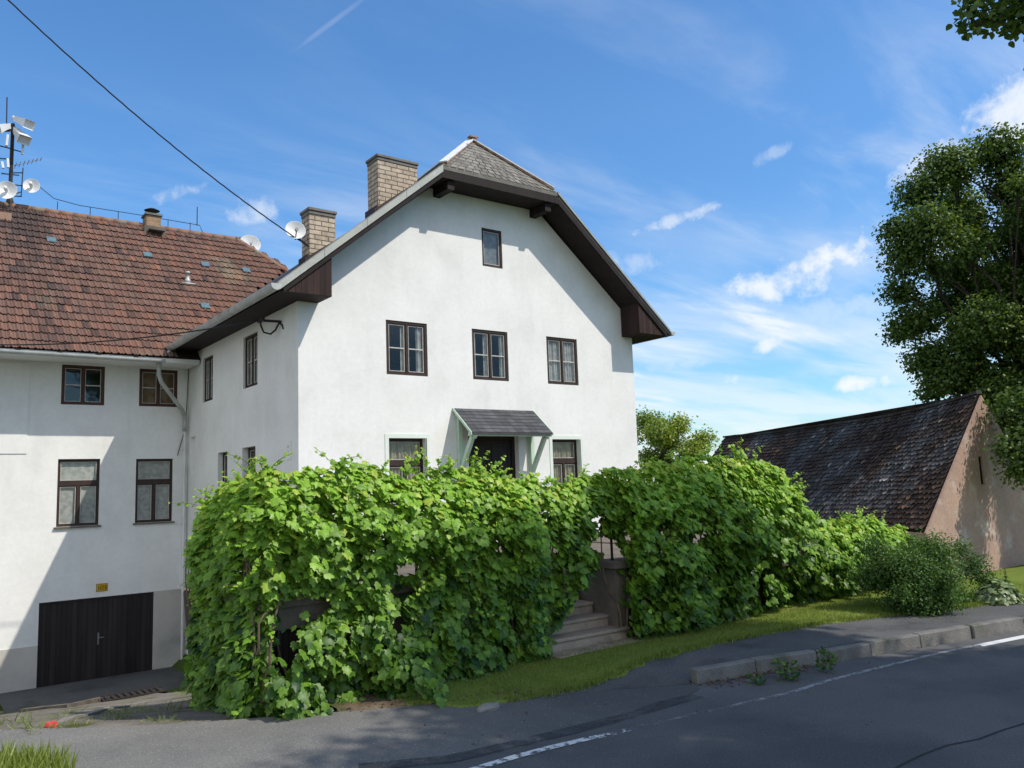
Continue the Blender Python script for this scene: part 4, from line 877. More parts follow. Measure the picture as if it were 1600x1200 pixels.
    stems.build('stem', M['vinestem'], root, smooth=True); return root
def pw(pts):
    xs_, ys_ = zip(*pts); return lambda s: float(np.interp(s, xs_, ys_))
# left mass: terrace front and its shaded left side
def xf(px, py, y=8.58): return P(px, py, 'y', y)
topL = [xf(*p, 8.85) for p in ((430, 738), (480, 722), (560, 716), (640, 728), (700, 732), (760, 730), (830, 734), (880, 748), (912, 752))]
x0L, x1L = 3.3, topL[-1][0]
ztL = pw([(0, topL[0][2])]+[((p[0]-x0L)/(x1L-x0L), p[2]) for p in topL])
zbL = lambda s: .04-.1*(1-s)
holesL = [(*xf(472, 948), .38, .16), (*xf(445, 1005), .2, .38), (*xf(628, 920), .26, .10), (*xf(632, 884), .16, .11), (*xf(560, 890), .05, .05), (*xf(545, 985), .09, .12), (*xf(622, 975), .12, .14), (*xf(800, 965), .10, .2), (*xf(790, 1010), .08, .1)]
left_sheets = [
 (x0L, 8.95, x1L-.95, 8.95, (0, -1), zbL, ztL, lambda s, h: .20+(.12+.36*math.exp(-((s-.34)/.22)**2))*math.exp(-((h-.05)/.24)**2)+.26*math.exp(-((h-.74)/.22)**2), 5.2),
 (x1L-1.5, 8.98, x1L+.0, 8.98, (0, -1), lambda s: .0+1.75*max(0, s-.32), lambda s: ztL(.8+.2*s), lambda s, h: .34-.1*s, 1.1),
 (3.34, 8.95, 3.40, 11.35, (-1, -.15), lambda s: -.02-.36*s, lambda s: 2.62-.40*s**.8, lambda s, h: (.22+.04*math.exp(-((h-.7)/.3)**2))*(1-.3*s), 3.0),
 (3.46, 8.95, 3.34, 9.1, (-.75, -.66), zbL, lambda s: 2.62, lambda s, h: .10+.30*math.exp(-((h-.74)/.22)**2), .8),
 (3.3, 8.95, x1L-.3, 9.0, (0, 1), lambda s: 1.5, lambda s: ztL(s)-.1, lambda s, h: .3, .8)]
vine('large grapevine mass covering the terrace wall left of the concrete steps', left_sheets, 23000, holesL, 80, group='grapevines along the terrace')
topR = [xf(*p, 8.7) for p in ((925, 755), (960, 738), (1000, 722), (1060, 716), (1120, 712), (1170, 716), (1210, 730), (1240, 762), (1262, 790), (1275, 830), (1285, 900))]
x0R, x1R = 8.47, topR[-1][0]
ztR = pw([((p[0]-x0R)/(x1R-x0R), p[2]) for p in topR if p[0] > x0R-.6])
holesR = [(*xf(1190, 922, 8.7), .2, .4), (*xf(1248, 852, 8.7), .13, .13), (*xf(1228, 880, 8.7), .14, .1), (*xf(1268, 900, 8.7), .07, .16), (*xf(930, 830, 8.7), .2, .28), (*xf(960, 855, 8.7), .1, .14)]
right_sheets = [
 (x0R, 8.82, x1R, 8.78, (0, -1), lambda s: .12, ztR, lambda s, h: .26+.30*math.exp(-((h-.45)/.4)**2), 5),
 (7.9, 9.05, 8.6, 8.9, (0, -1), lambda s: 1.35+.55*(1-s), lambda s: 2.38+.15*s, lambda s, h: .14, .35),
 (x0R+.0, 9.0, x0R-.05, 9.9, (-1, 0), lambda s: 1.2, lambda s: 2.4-.2*s, lambda s, h: .16, .25),
 (x0R+.1, 9.0, x1R-.2, 9.0, (0, 1), lambda s: 1.6, lambda s: ztR(s)-.08, lambda s, h: .3, .7)]
rv = vine('tall grapevine mass with a dark gap, directly right of the concrete steps', right_sheets, 19000, holesR, 65, group='grapevines along the terrace')
topS = [xf(*p, 8.75) for p in ((1272, 815), (1300, 812), (1340, 806), (1385, 818), (1420, 826), (1440, 850))]
x0S, x1S = topS[0][0]-.1, topS[-1][0]; ztS = pw([((p[0]-x0S)/(x1S-x0S), p[2]) for p in topS])
vine('low sunlit grapevine between the tall vine and the round shrub', [(x0S, 8.9, x1S, 9.0, (0, -1), lambda s: .1+.1*s, ztS, lambda s, h: .2+.42*math.exp(-((h-.3)/.35)**2), 3), (x0S, 8.95, x1S, 9.05, (0, 1), lambda s: .8, lambda s: ztS(s)-.05, lambda s, h: .35, 1)], 9000, [(*xf(1375, 925, 8.75), .12, .12)], 45, group='grapevines along the terrace')
# dead canes hanging in the gap of the right vine
mb = MB()
for k in range(16):
    p = P(1225+k*2.2, 838+random.uniform(-12, 8), 'y', 8.32); pts = [p]; d = np.array([.35, -.05, -.9])
    for j in range(8): d = nz(d+np.array([random.gauss(.05, .25), random.gauss(0, .12), random.gauss(0, .18)])); pts.append(pts[-1]+d*random.uniform(.07, .11))
    mb.tube(pts, np.linspace(.007, .003, 9), 5)
p, q2 = P(1236, 895, 'y', 8.3), P(1262, 862, 'y', 8.25); mb.tube([p, q2], .011, 5)
mb.build('dead_cane', M['vinestem'], rv)

def crown_tree(name, label, cat, base, trunk_h, clumps, n, lsize, m, trunk_r, template=(DT, DF), group=None, spread=.62, limbs=True, flat=.75, dense=0):
    root = thing(name, tuple(base), label, cat, group); base = np.array(base, float)
    C = np.array([c[:3] for c in clumps]); Rr = np.array([c[3] for c in clumps]); w = Rr**2.4; w /= w.sum()
    k = rng.choice(len(C), size=n, p=w); d = rng.normal(0, 1, (n, 3)); d /= np.linalg.norm(d, axis=1, keepdims=True); rad = rng.random(n)**spread
    pos = C[k]+d*(Rr[k]*rad)[:, None]*np.array([1, 1, flat])
    # sub-clumping: pull leaves towards nearby twig points
    tw2 = C[k]+np.round(d*rad[:, None]*2.6)/2.6*Rr[k][:, None]*np.array([1, 1, flat]); pos = pos*.55+tw2*.45+rng.normal(0, lsize*.9, (n, 3))
    nr = d*.5+rng.normal(0, .55, (n, 3))+np.array([0, 0, .55]); tp = d*.6+rng.normal(0, .6, (n, 3))+np.array([0, 0, -.5])
    sz = lsize*rng.uniform(.7, 1.3, n); ti = np.clip(rng.normal(.42, .2, n)+.25*(rng.random(len(C))[k]-.5), 0, 1)
    if dense:
        k2 = rng.choice(len(C), size=dense, p=w); d2 = rng.normal(0, 1, (dense, 3)); d2 /= np.linalg.norm(d2, axis=1, keepdims=True)
        p2 = C[k2]+d2*(Rr[k2]*.8*rng.random(dense)**.5)[:, None]*np.array([1, 1, flat])
        pos = np.concatenate([pos, p2]); nr = np.concatenate([nr, d2*.4+rng.normal(0, .5, (dense, 3))+[0, 0, .5]]); tp = np.concatenate([tp, rng.normal(0, .6, (dense, 3))+[0, 0, -.4]])
        sz = np.concatenate([sz, lsize*rng.uniform(1.3, 1.9, dense)]); ti = np.concatenate([ti, np.clip(rng.normal(.25, .12, dense), 0, 1)])
    np_mesh('crown', place(template[0], pos, nr, tp, sz), 0, m, root, ti, template[1])
    tr = MB(); cc = C.mean(0); top = base+[0, 0, trunk_h]; tr.tube([base-[0, 0, .3], base+[.03, .02, trunk_h*.3], base+[-.04, .03, trunk_h*.65], top, top*.4+cc*.6], [trunk_r*1.35, trunk_r, trunk_r*.9, trunk_r*.75, trunk_r*.35], 10)
    if limbs:
        for c, r in zip(C, Rr):
            t = rng.uniform(.35, 1); s = base+(top-base)*t if rng.random() < .5 else top+(cc-top)*rng.random()*.55
            md = (s+c)/2+np.array([0, 0, .12*np.linalg.norm(c-s)])+rng.normal(0, .12, 3)*np.linalg.norm(c-s)*.5
            tr.tube([s, (s+md)/2+rng.normal(0, .05, 3), md, (md+c)/2+rng.normal(0, .06, 3), c], np.array([.34, .26, .18, .12, .05])*trunk_r*min(1, .4+r*.4), 6)
            for _ in range(3): e = c+np.clip(rng.normal(0, .3, 3), -.5, .5)*r; tr.tube([md*.3+c*.7, (c+e)/2, e], np.array([.09, .06, .02])*trunk_r, 4)
    tr.build('trunk', M['bark'], root, smooth=True); return root
def clumps_in(center, radii, n, rmin, rmax, shell=.55, cond=None):
    out = []
    while len(out) < n:
        d = rng.normal(0, 1, 3); d /= np.linalg.norm(d); r = shell+(1-shell)*rng.random() if rng.random() < .75 else rng.random()*shell
        p = np.array(center)+d*r*np.array(radii)
        if cond and not cond(p): continue
        out.append((*p, rng.uniform(rmin, rmax)))
    return out
# big tree behind the barn gable
tc = D(1655, 470, 25.5)
fwd = RM[:, 2]; cl = clumps_in(tc, (4.7, 4.7, 5.4), 230, .4, .95, .4, lambda p: (p-tc).dot(fwd) < 1.8 and (p-tc).dot(RM[:, 0]) < 2.6)
for a in np.linspace(1.2, 5.4, 15):
    for zz in (.2, 1.6, 3.0):
        if a < bsolve(1562, 780)[0]+.25: continue
        p = np.array(bw(a, 0, zz))+SUN*rng.uniform(5.5, 8.5); cl.append((*p, rng.uniform(.8, 1.1)))
for px, py, d, r in ((1440, 300, 25, .9), (1480, 260, 25, 1.0), (1560, 235, 25, 1.0), (1410, 360, 25, .8), (1425, 400, 25, 1.), (1408, 455, 25, .7), (1430, 500, 25, .9), (1450, 560, 24.5, .8), (1470, 590, 24, .7), (1500, 560, 24, .9), (1450, 350, 24, .9), (1600, 640, 20.2, .8), (1585, 700, 19.6, .55), (1600, 735, 19.4, .5), (1625, 690, 19.5, .9), (1570, 610, 23, .9), (1540, 500, 23, 1.)): cl.append((*D(px, py, d), r))
crown_tree('broadleaf_tree', 'tall dark green broadleaf tree rising behind the barn gable at the right edge', 'tree', D(1665, 915, 23.5), 3.2, cl, 320000, .085, M['treeleaf'], .3, template=(HT, HF), dense=42000)
# small light tree past the house corner
tc = D(1040, 690, 30); cl = clumps_in(tc, (1.5, 1.3, 1.0), 16, .35, .6)+[(*D(1005, 655, 30), .4), (*D(1085, 700, 30), .45), (*D(1060, 665, 30), .4)]
crown_tree('young_tree', 'small light green tree showing between house corner and barn roof', 'tree', tc-[0, 0, 3.2], 2.0, cl, 14000, .11, M['paleleaf'], .1)
# roadside tree to the right of the viewpoint; its branch hangs into the view and its crown shades the road
bz = np.array([13.2, -3.2, .3])
cl = clumps_in((12.3, -2.9, 10.4), (3.7, 3.2, 5.6), 66, .85, 1.4, .45)
for x in np.linspace(5.7, 9.7, 8):
    for zz in (-.1, .45, .9): cl.append((*(np.array([x, 8.4, zz-.35*(x < 6.2)])+SUN*rng.uniform(19.0, 20.8)), rng.uniform(.8, 1.05)))
for x in np.linspace(4.9, 8.3, 6):
    for y in (6.3, 7.3): cl.append((*(np.array([x+.5*(7.3-y), y, 0])+SUN*rng.uniform(17, 19.)), rng.uniform(.8, 1.05)))
for px, py in ((1520, 12), (1570, 12), (1610, 30), (1550, 40)): cl.append((*(D(px, py, 11)+SUN*rng.uniform(2.6, 4.5)), .8))
nbig = len(cl)
for px, py, d, r in ((1540, 8, 11, .32), (1512, 12, 11, .26), (1575, 16, 11.2, .34), (1608, 2, 11.2, .45), (1520, 38, 11, .2), (1508, 52, 11, .1), (1545, 30, 11, .24), (1580, 34, 11.1, .26), (1600, 20, 11, .3), (1650, -20, 11.3, .7), (1700, -60, 11.5, .9), (1618, 96, 10.8, .14), (1640, 70, 11, .25)): cl.append((*D(px, py, d), r))
crown_tree('roadside_tree', 'leafy branch of a roadside tree hanging into the top right corner of the view', 'tree', bz, 4.5, cl[:nbig], 92000, .14, M['treeleaf'], .32, template=(HT, HF))
road_tree = bpy.data.objects['roadside_tree']; bc_ = np.array(cl[nbig:]); N = 2300
k = rng.choice(len(bc_), size=N, p=bc_[:, 3]**2.2/np.sum(bc_[:, 3]**2.2)); d = rng.normal(0, 1, (N, 3)); d /= np.linalg.norm(d, axis=1, keepdims=True)
pos = bc_[k, :3]+d*(bc_[k, 3]*rng.random(N)**.5)[:, None]
np_mesh('branch_foliage', place(HT, pos, rng.normal(0, .6, (N, 3))+[0, 0, .4], rng.normal(0, .5, (N, 3))+[0, 0, -.7], rng.uniform(.07, .115, N)), 0, M['treeleaf'], road_tree, np.clip(rng.normal(.4, .2, N), 0, 1), HF)
mb = MB(); hub = np.array([12.6, -1.5, 8.6]); q0 = D(1690, -50, 11.5)
mb.tube([hub, (hub+q0)/2+[0, 0, .35], q0, D(1620, 5, 11.2), D(1570, 12, 11.1), D(1515, 18, 11)], [.09, .07, .045, .025, .015, .006], 6)
for a, b in (((1620, 5), (1618, 92)), ((1570, 12), (1525, 40)), ((1600, 6), (1560, -10))): mb.tube([D(*a, 11.2), D((a[0]+b[0])/2+3, (a[1]+b[1])/2-4, 11), D(*b, 10.9)], [.014, .009, .004], 4)
mb.build('branch', M['bark'], road_tree, smooth=True)
# round shrub
bc = np.array([*P(1468, 950, 'z', .2)[:2], .2]); cl = [(bc[0]+rng.normal(0, .36), bc[1]+.3+rng.normal(0, .3), .2+abs(rng.normal(.42, .3)), rng.uniform(.2, .36)) for _ in range(44)]
cl += [(*D(1412, 890, 13.8), .3), (*D(1520, 885, 13.8), .32), (*D(1540, 905, 13.8), .22), (*D(1460, 860, 13.8), .25), (*D(1425, 850, 13.9), .2), (*D(1500, 856, 13.9), .22), (*D(1420, 935, 13.5), .25), (*D(1500, 935, 13.4), .28), (*D(1530, 935, 13.5), .2)]
crown_tree('round_shrub', 'round dark green shrub on the lawn in front of the barn', 'shrub', bc, .4, cl, 46000, .043, M['shrubleaf'], .05)
# variegated plant and a small spire
hc = P(1560, 938, 'z', .18); root = thing('hosta_plant', tuple(hc), 'low variegated leafy plant beside the round shrub', 'plant'); N = 520
ang = rng.random(N)*6.28; rr = rng.random(N)**.6; pos = np.stack([hc[0]+np.cos(ang)*rr*.42, hc[1]+np.sin(ang)*rr*.3, hc[2]+.02+.26*(1-rr**2)+rng.normal(0, .03, N)], 1)
nr = np.stack([np.cos(ang)*rr*.8+rng.normal(0, .3, N), np.sin(ang)*rr*.8+rng.normal(0, .3, N), np.full(N, .9)], 1); tp = np.stack([np.cos(ang), np.sin(ang), np.full(N, -.3)], 1)
np_mesh('leaf', place(HT, pos, nr, tp, rng.uniform(.07, .13, N)), 0, M['hosta'], root, np.clip(rng.normal(.5, .3, N), 0, 1), HF)
sc = P(1574, 925, 'z', .18); root = thing('spire_plant', tuple(sc), 'thin upright spire plant behind the variegated plant', 'plant'); N = 110
h = rng.random(N); ang = rng.random(N)*6.28; pos = np.stack([sc[0]+np.cos(ang)*.02, sc[1]+np.sin(ang)*.02, sc[2]+.05+.38*h], 1); nr = np.stack([np.cos(ang)*.4, np.sin(ang)*.4, np.ones(N)], 1); tp = np.stack([np.cos(ang), np.sin(ang), np.full(N, .3)], 1)
np_mesh('leaf', place(DT, pos, nr, tp, .09*(1.1-h)), 0, M['shrubleaf'], root, rng.random(N), DF); mb = MB(); mb.tube([sc, sc+[0, 0, .42]], .008, 5); mb.build('stem', M['vinestem'], root)

# grass blades on the lawn
N = 36000; gx = rng.uniform(4.5, 17, N); gp = []
for x in gx:
    l = polyat(le2, x); l = max(l, polyat(edge, x)) if x < le2[-1][0] else l
    u = rng.random(); y = l-.03+(9.2-l)*u
    if x < 5.6 and rng.random() < .6: continue
    gp.append((x, y, lz(x, y)))
for x in rng.uniform(5.4, 17, 5200):
    l = polyat(le2, x); y = l+rng.normal(-.02, .05)+.05*nz3(x*4, 0, 0); gp.append((x, y, fz(x)+.002))
gp = np.array(gp); N = len(gp); glen = rng.uniform(.02, .055, N); glen[-5200:] = rng.uniform(.03, .09, 5200); tp = np.stack([rng.normal(0, .5, N), rng.normal(0, .5, N), np.ones(N)], 1); nr = rng.normal(0, 1, (N, 3))*[1, 1, .2]
tag(np_mesh('grass', place(BT, gp, nr, tp, glen), 0, M['grass'], None, np.clip(rng.normal(.35, .2, N), 0, 1), BF), kind='stuff')
# grass at the lower left by the road
N = 2600; c = P(8, 1236, 'z', .0); a = rng.random(N)*6.28; r = rng.random(N)**.5
gp = np.stack([c[0]-.25+np.cos(a)*r*.75, c[1]+.05+np.sin(a)*r*.55, np.zeros(N)], 1); tp = np.stack([rng.normal(0, .35, N), rng.normal(0, .35, N), np.ones(N)], 1); nr = rng.normal(0, 1, (N, 3))*[1, 1, .2]
BT2 = np.array([(-.025, 0, 0), (.025, 0, 0), (.02, .55, .05), (-.02, .55, .05), (0, 1, .22)]); BF2 = [(0, 1, 2, 3), (3, 2, 4)]
root = thing('grass_clump', tuple(c), 'sunlit tall grass clump at the road edge in the lower left corner', 'grass')
np_mesh('blade', place(BT2, gp, nr, tp, rng.uniform(.2, .46, N)*(1.1-.5*r)), 0, M['grass'], root, np.clip(rng.normal(.6, .25, N), 0, 1), BF2)
# weeds: one tuft, copied
def tuft_mesh(n, hgt, rad, broad):
    a = rng.random(n)*6.28; r = rng.random(n)**.6*rad; pos = np.stack([np.cos(a)*r, np.sin(a)*r, np.zeros(n)], 1)
    if broad: pos[:, 2] = rng.random(n)*hgt
    tp = np.stack([np.cos(a)*.5+rng.normal(0, .3, n), np.sin(a)*.5+rng.normal(0, .3, n), np.full(n, .3 if broad else 1.)], 1); nr = rng.normal(0, .5, (n, 3))+[0, 0, .8 if broad else .1]
    return place(DT if broad else BT2, pos, nr, tp, rng.uniform(.5, 1, n)*(.09 if broad else hgt)), (DF if broad else BF2)
def tuft(name, n, hgt, rad, broad, label, group, m='grass'):
    V, Fc = tuft_mesh(n, hgt, rad, broad); return tag(np_mesh(name, V, 0, M[m], None, np.clip(rng.normal(.4, .25, n), 0, 1), Fc), label, 'weed', group)
w1 = tuft('weed_tuft', 90, .2, .12, True, 'leafy green weed growing from the kerb foot, left of two', 'weeds at the kerb', 'shrubleaf'); p = P(1228, 1062, 'z', 0); w1.location = (p[0], p[1]-.03, 0)
w2 = w1.copy(); COL.objects.link(w2); p = P(1290, 1050, 'z', 0); w2.location = (p[0], p[1]-.02, .0); w2.scale = (.8, .8, 1.3); w2.rotation_euler.z = 2; w2['label'] = 'taller narrow green weed growing from the kerb foot, right of two'
w0 = w1.copy(); COL.objects.link(w0); p = P(1180, 1068, 'z', 0); w0.location = (p[0], p[1]-.03, 0); w0.scale = (.7, .7, .5); w0['label'] = 'small low weed at the left end of the kerb'
g0 = None
def dpt(px, py):
    r = ray(px, py); t = 6.
    while t < 30 and (CAM+r*t)[2] > gz(*(CAM+r*t)[:2]): t += .05
    return CAM+r*t
for i, (px, py, s) in enumerate(((20, 1112, 1.), (60, 1105, 1.1), (150, 1090, .9), (15, 1130, 1.2), (55, 1138, 1), (100, 1118, .8), (185, 1122, .9), (200, 1112, 1.), (260, 1110, 1.1), (250, 1125, .7), (315, 1095, 1.1), (340, 1108, .8), (120, 1132, .7), (300, 1082, 1.), (385, 1105, 1.2))):
    if g0 is None: g0 = o = tuft('grass_tuft', 70, .17, .16, False, 'low grass tuft growing on the dirt driveway below the garage', 'grass tufts on the driveway')
    else: o = g0.copy(); COL.objects.link(o)
    p = dpt(px, py); o.location = (p[0], p[1], gz(p[0], p[1])-.02); o.scale = (s*1.5, s*1.2, s*.8); o.rotation_euler.z = i*1.3
# leaf litter
N = 420; x = rng.uniform(7.4, 9.3, N); y = np.array([polyat(kp, a) for a in x])-.03-rng.random(N)**2*.28; pos = np.stack([x, y, np.full(N, .012)], 1)
tag(np_mesh('leaf_litter', place(DT, pos, rng.normal(0, .3, (N, 3))+[0, 0, 1], rng.normal(0, 1, (N, 3)), rng.uniform(.02, .05, N)), 0, M['litter'], None, rng.random(N), DF), kind='stuff')
N = 300; x = rng.uniform(3.6, 6.3, N); y = np.array([polyat(edge, a) for a in x])+rng.normal(.05, .12, N); pos = np.stack([x, y, np.full(N, .03)], 1)
tag(np_mesh('leaf_litter', place(DT, pos, rng.normal(0, .3, (N, 3))+[0, 0, 1], rng.normal(0, 1, (N, 3)), rng.uniform(.02, .05, N)), 0, M['litter'], None, rng.random(N), DF), kind='stuff')
N = 260; x = rng.uniform(3.2, 13, N); y = np.array([polyat(kp, a) if a > 7.4 else polyat(edge, a)-.3 for a in x])+rng.normal(-.3, .9, N); hgt = np.array([fz(a)+.004 if (b > polyat(kp, a)+.02 and a > 7.4) else .011 for a, b in zip(x, y)])
ok = np.array([b < polyat(le2, a)+.05 for a, b in zip(x, y)]); pos = np.stack([x, y, hgt+.004], 1)[ok]; N = len(pos)
tag(np_mesh('leaf_litter', place(DT, pos, rng.normal(0, .25, (N, 3))+[0, 0, 1], rng.normal(0, 1, (N, 3)), rng.uniform(.015, .04, N)), 0, M['litter'], None, rng.random(N), DF), kind='stuff')
# stones
def stone(c, sx, sy, sz_, m, label):
    mb = MB(); n = 9; vs = []
    for j, (rr_, h_) in enumerate(((1, 0), (1.05, .45), (.8, .95), (.3, 1.05))):
        for k in range(n): t = 6.283*k/n; q_ = 1+.18*nz3(k*1.7+c[0], j*2.1, c[1]); vs.append((c[0]+math.cos(t)*sx*rr_*q_, c[1]+math.sin(t)*sy*rr_*q_, c[2]-.02+sz_*h_))
    fs = [(j*n+k, j*n+(k+1) % n, (j+1)*n+(k+1) % n, (j+1)*n+k) for j in range(3) for k in range(n)]+[tuple(range(3*n, 4*n))]
    return tag(mb.add(vs, fs).build('stone', M[m]), label, 'stone')
p = dpt(80, 1134); stone((p[0], p[1], gz(p[0], p[1])), .065, .06, .06, 'red', 'red painted stone at the edge of the driveway')
p = P(764, 1106, 'z', .02); stone((p[0], p[1], .02), .14, .07, .06, 'pale', 'flat grey stone at the soil edge below the vine')
# concrete edging of the drive and the drain
def along(pts, w, h, m, name):
    mb = MB(); ps = [dpt(*p) for p in pts]
    for a, b in zip(ps, ps[1:]): a = a.copy(); b = b.copy(); a[2] = gz(a[0], a[1]); b[2] = gz(b[0], b[1]); mb.bar(a, b, w, h)
    return tag(mb.build(name, M[m]), kind='structure')
along([(88, 1132), (110, 1122), (135, 1117), (165, 1108), (200, 1103), (230, 1097)], .13, .03, 'pale', 'driveway_edging')
along([(35, 1112), (110, 1104), (185, 1087)], .12, .10, 'concrete', 'apron_edging')
root = thing('drain_grate', (4.6, 20.6, -2.08), 'dark iron drain grate set in the paving before the garage', 'drain')
mb = MB(); c = dpt(212, 1087); gx0 = c[0]; gy0 = c[1]; gz0 = max(gz(gx0, gy0), -2.085)+.03
for k in range(9): mb.box(gx0-.55+k*.12, gx0-.49+k*.12, gy0-.2, gy0+.2, gz0, gz0+.02)
mb.box(gx0-.6, gx0+.55, gy0-.24, gy0-.2, gz0, gz0+.022); mb.box(gx0-.6, gx0+.55, gy0+.2, gy0+.24, gz0, gz0+.022); mb.build('bar', M['iron'], root); mb = MB(); mb.box(gx0-.6, gx0+.55, gy0-.2, gy0+.2, gz0-.08, gz0-.01); mb.build('pit', M['darkened'], root)
# road markings, cracks
def strip(name, pts, w, z, tint, m):
    mb = MB(); ps = [P(px, py, 'z', 0.) for px, py in pts]; L = []
    for i, p in enumerate(ps):
        d = nz(ps[min(i+1, len(ps)-1)]-ps[max(i-1, 0)]); nn = np.array([-d[1], d[0], 0]); L.append((p+nn*w/2+[0, 0, z], p-nn*w/2+[0, 0, z]))
    for i, ((a, b), (c, d)) in enumerate(zip(L, L[1:])): mb.quad(a, b, d, c, tint[i] if hasattr(tint, '__len__') else tint)
    return tag(mb.build(name, m), kind='structure')
strip('road_marking', [(690, 1218), (760, 1197), (810, 1182), (860, 1169), (920, 1155), (960, 1147), (1020, 1131)], .095, .0075, [.49, .5, .47, .5, .43, .34], M['mark'])
strip('road_marking', [(1020, 1131), (1080, 1117), (1140, 1104), (1190, 1093), (1240, 1081), (1290, 1065), (1340, 1052), (1400, 1037), (1470, 1020), (1530, 1008)], .07, .004, [.34, .36, .40, .45, .46, .43, .45, .45, .45], M['oldmark'])
strip('road_marking', [(1530, 1009), (1600, 995), (1700, 975), (1900, 940)], .13, .004, .7, M['mark'])
M['crack'] = mat('tar seam', (.03, .03, .032), rough=.9, bump=.5, bscale=60)
strip('tar_seam', [(560, 1200), (700, 1187), (820, 1160), (900, 1140), (980, 1120), (1040, 1100), (1090, 1088)], .2, .007, .36, M['seam'])
strip('tar_seam', [(1400, 1200), (1440, 1180), (1480, 1165), (1530, 1155), (1570, 1140), (1620, 1125)], .025, .003, .5, M['crack'])

# ------------------------------------------------------------------ light, sky, camera
w = bpy.data.worlds.new('World'); scene.world = w; w.use_nodes = True; ns, ls = w.node_tree.nodes, w.node_tree.links
bg = ns['Background']; bg.inputs[1].default_value = .13
sky = ns.new('ShaderNodeTexSky'); sky.sky_type = 'NISHITA'; sky.sun_disc = False; sky.sun_elevation = math.asin(SUN[2]); sky.sun_rotation = math.atan2(SUN[0], SUN[1]); sky.air_density = 1.0; sky.dust_density = .5; sky.ozone_density = 3.2
hsv = ns.new('ShaderNodeHueSaturation'); hsv.inputs['Saturation'].default_value = 1.22; hsv.inputs['Value'].default_value = 1.30; ls.new(sky.outputs[0], hsv.inputs['Color'])
hz_m = ns.new('ShaderNodeMix'); hz_m.data_type = 'RGBA'; hz_m.blend_type = 'MULTIPLY'; hz_m.inputs[0].default_value = 1.; ls.new(hsv.outputs[0], hz_m.inputs[6])
tcn = ns.new('ShaderNodeTexCoord'); vec = tcn.outputs['Generated']
def math_(op, a, b=None, c=None, clamp=False):
    m = ns.new('ShaderNodeMath'); m.operation = op; m.use_clamp = clamp
    for i, v in enumerate((a, b, c)):
        if v is None: continue
        if isinstance(v, (int, float)): m.inputs[i].default_value = v
        else: ls.new(v, m.inputs[i])
    return m.outputs[0]
_sp = ns.new('ShaderNodeSeparateXYZ'); ls.new(vec, _sp.inputs[0]); _hr = ramp(ns, [(0, (.56, .74, .80)), (.16, (.72, .86, .92)), (.42, (1, 1, 1))]); ls.new(_sp.outputs[2], _hr.inputs[0]); ls.new(_hr.outputs[0], hz_m.inputs[7])
def vdot(v):
    d = ns.new('ShaderNodeVectorMath'); d.operation = 'DOT_PRODUCT'; ls.new(vec, d.inputs[0]); d.inputs[1].default_value = tuple(map(float, v)); return d.outputs['Value']
# cloud sheet coordinates: where the view direction meets a flat layer high above
sp = ns.new('ShaderNodeSeparateXYZ'); ls.new(vec, sp.inputs[0]); zc = math_('MAXIMUM', sp.outputs[2], .02); zc = math_('ADD', zc, .12)
cb = ns.new('ShaderNodeCombineXYZ'); ls.new(math_('DIVIDE', sp.outputs[0], zc), cb.inputs[0]); ls.new(math_('DIVIDE', sp.outputs[1], zc), cb.inputs[1])
def wn(scale, stretch, rot, detail=7, rough=.6, dist=.4, loc=(0, 0, 0)):
    mp = ns.new('ShaderNodeMapping'); mp.inputs['Scale'].default_value = stretch; mp.inputs['Rotation'].default_value = (0, 0, rot); mp.inputs['Location'].default_value = loc; ls.new(cb.outputs[0], mp.inputs[0])
    t = ns.new('ShaderNodeTexNoise'); t.inputs['Scale'].default_value = scale; t.inputs['Detail'].default_value = detail; t.inputs['Roughness'].default_value = rough; t.inputs['Distortion'].default_value = dist; ls.new(mp.outputs[0], t.inputs['Vector']); return t.outputs['Fac']
def rng_(x, a, b, p=1.):
    mr = ns.new('ShaderNodeMapRange'); mr.interpolation_type = 'SMOOTHSTEP'; mr.inputs[1].default_value = a; mr.inputs[2].default_value = b; ls.new(x, mr.inputs[0]); return mr.outputs[0]
azr = math.atan2(ray(1300, 500)[1], ray(1300, 500)[0])
cir = rng_(wn(1.1, (1, 3.2, 1), -.25), .42, .78)
cir2 = rng_(wn(.55, (1, 1.6, 1), .5, 4, .5, .2, (3, 1, 0)), .35, .7)
lowm = rng_(sp.outputs[2], .50, .05); side = rng_(vdot(nz(np.array([*ray(1350, 560)[:2], 0]))), .55, 1.0)
cirm = math_('MULTIPLY', math_('MULTIPLY', cir, cir2), math_('ADD', math_('MULTIPLY', math_('MULTIPLY', lowm, side), 1.5), .22))
veil = math_('MULTIPLY', math_('MULTIPLY', rng_(sp.outputs[2], .34, .10), side), rng_(wn(.9, (1, 2.6, 1), -.2, 6, .55, .3, (5, 2, 0)), .3, .62))
cover = math_('MINIMUM', math_('ADD', math_('MULTIPLY', cirm, .95), math_('MULTIPLY', veil, .55)), .85)
bn3 = ns.new('ShaderNodeTexNoise'); bn3.inputs['Scale'].default_value = 30; bn3.inputs['Detail'].default_value = 7; bn3.inputs['Roughness'].default_value = .62; ls.new(vec, bn3.inputs['Vector'])
bn2 = ns.new('ShaderNodeTexNoise'); bn2.inputs['Scale'].default_value = 9; bn2.inputs['Detail'].default_value = 5; ls.new(vec, bn2.inputs['Vector'])
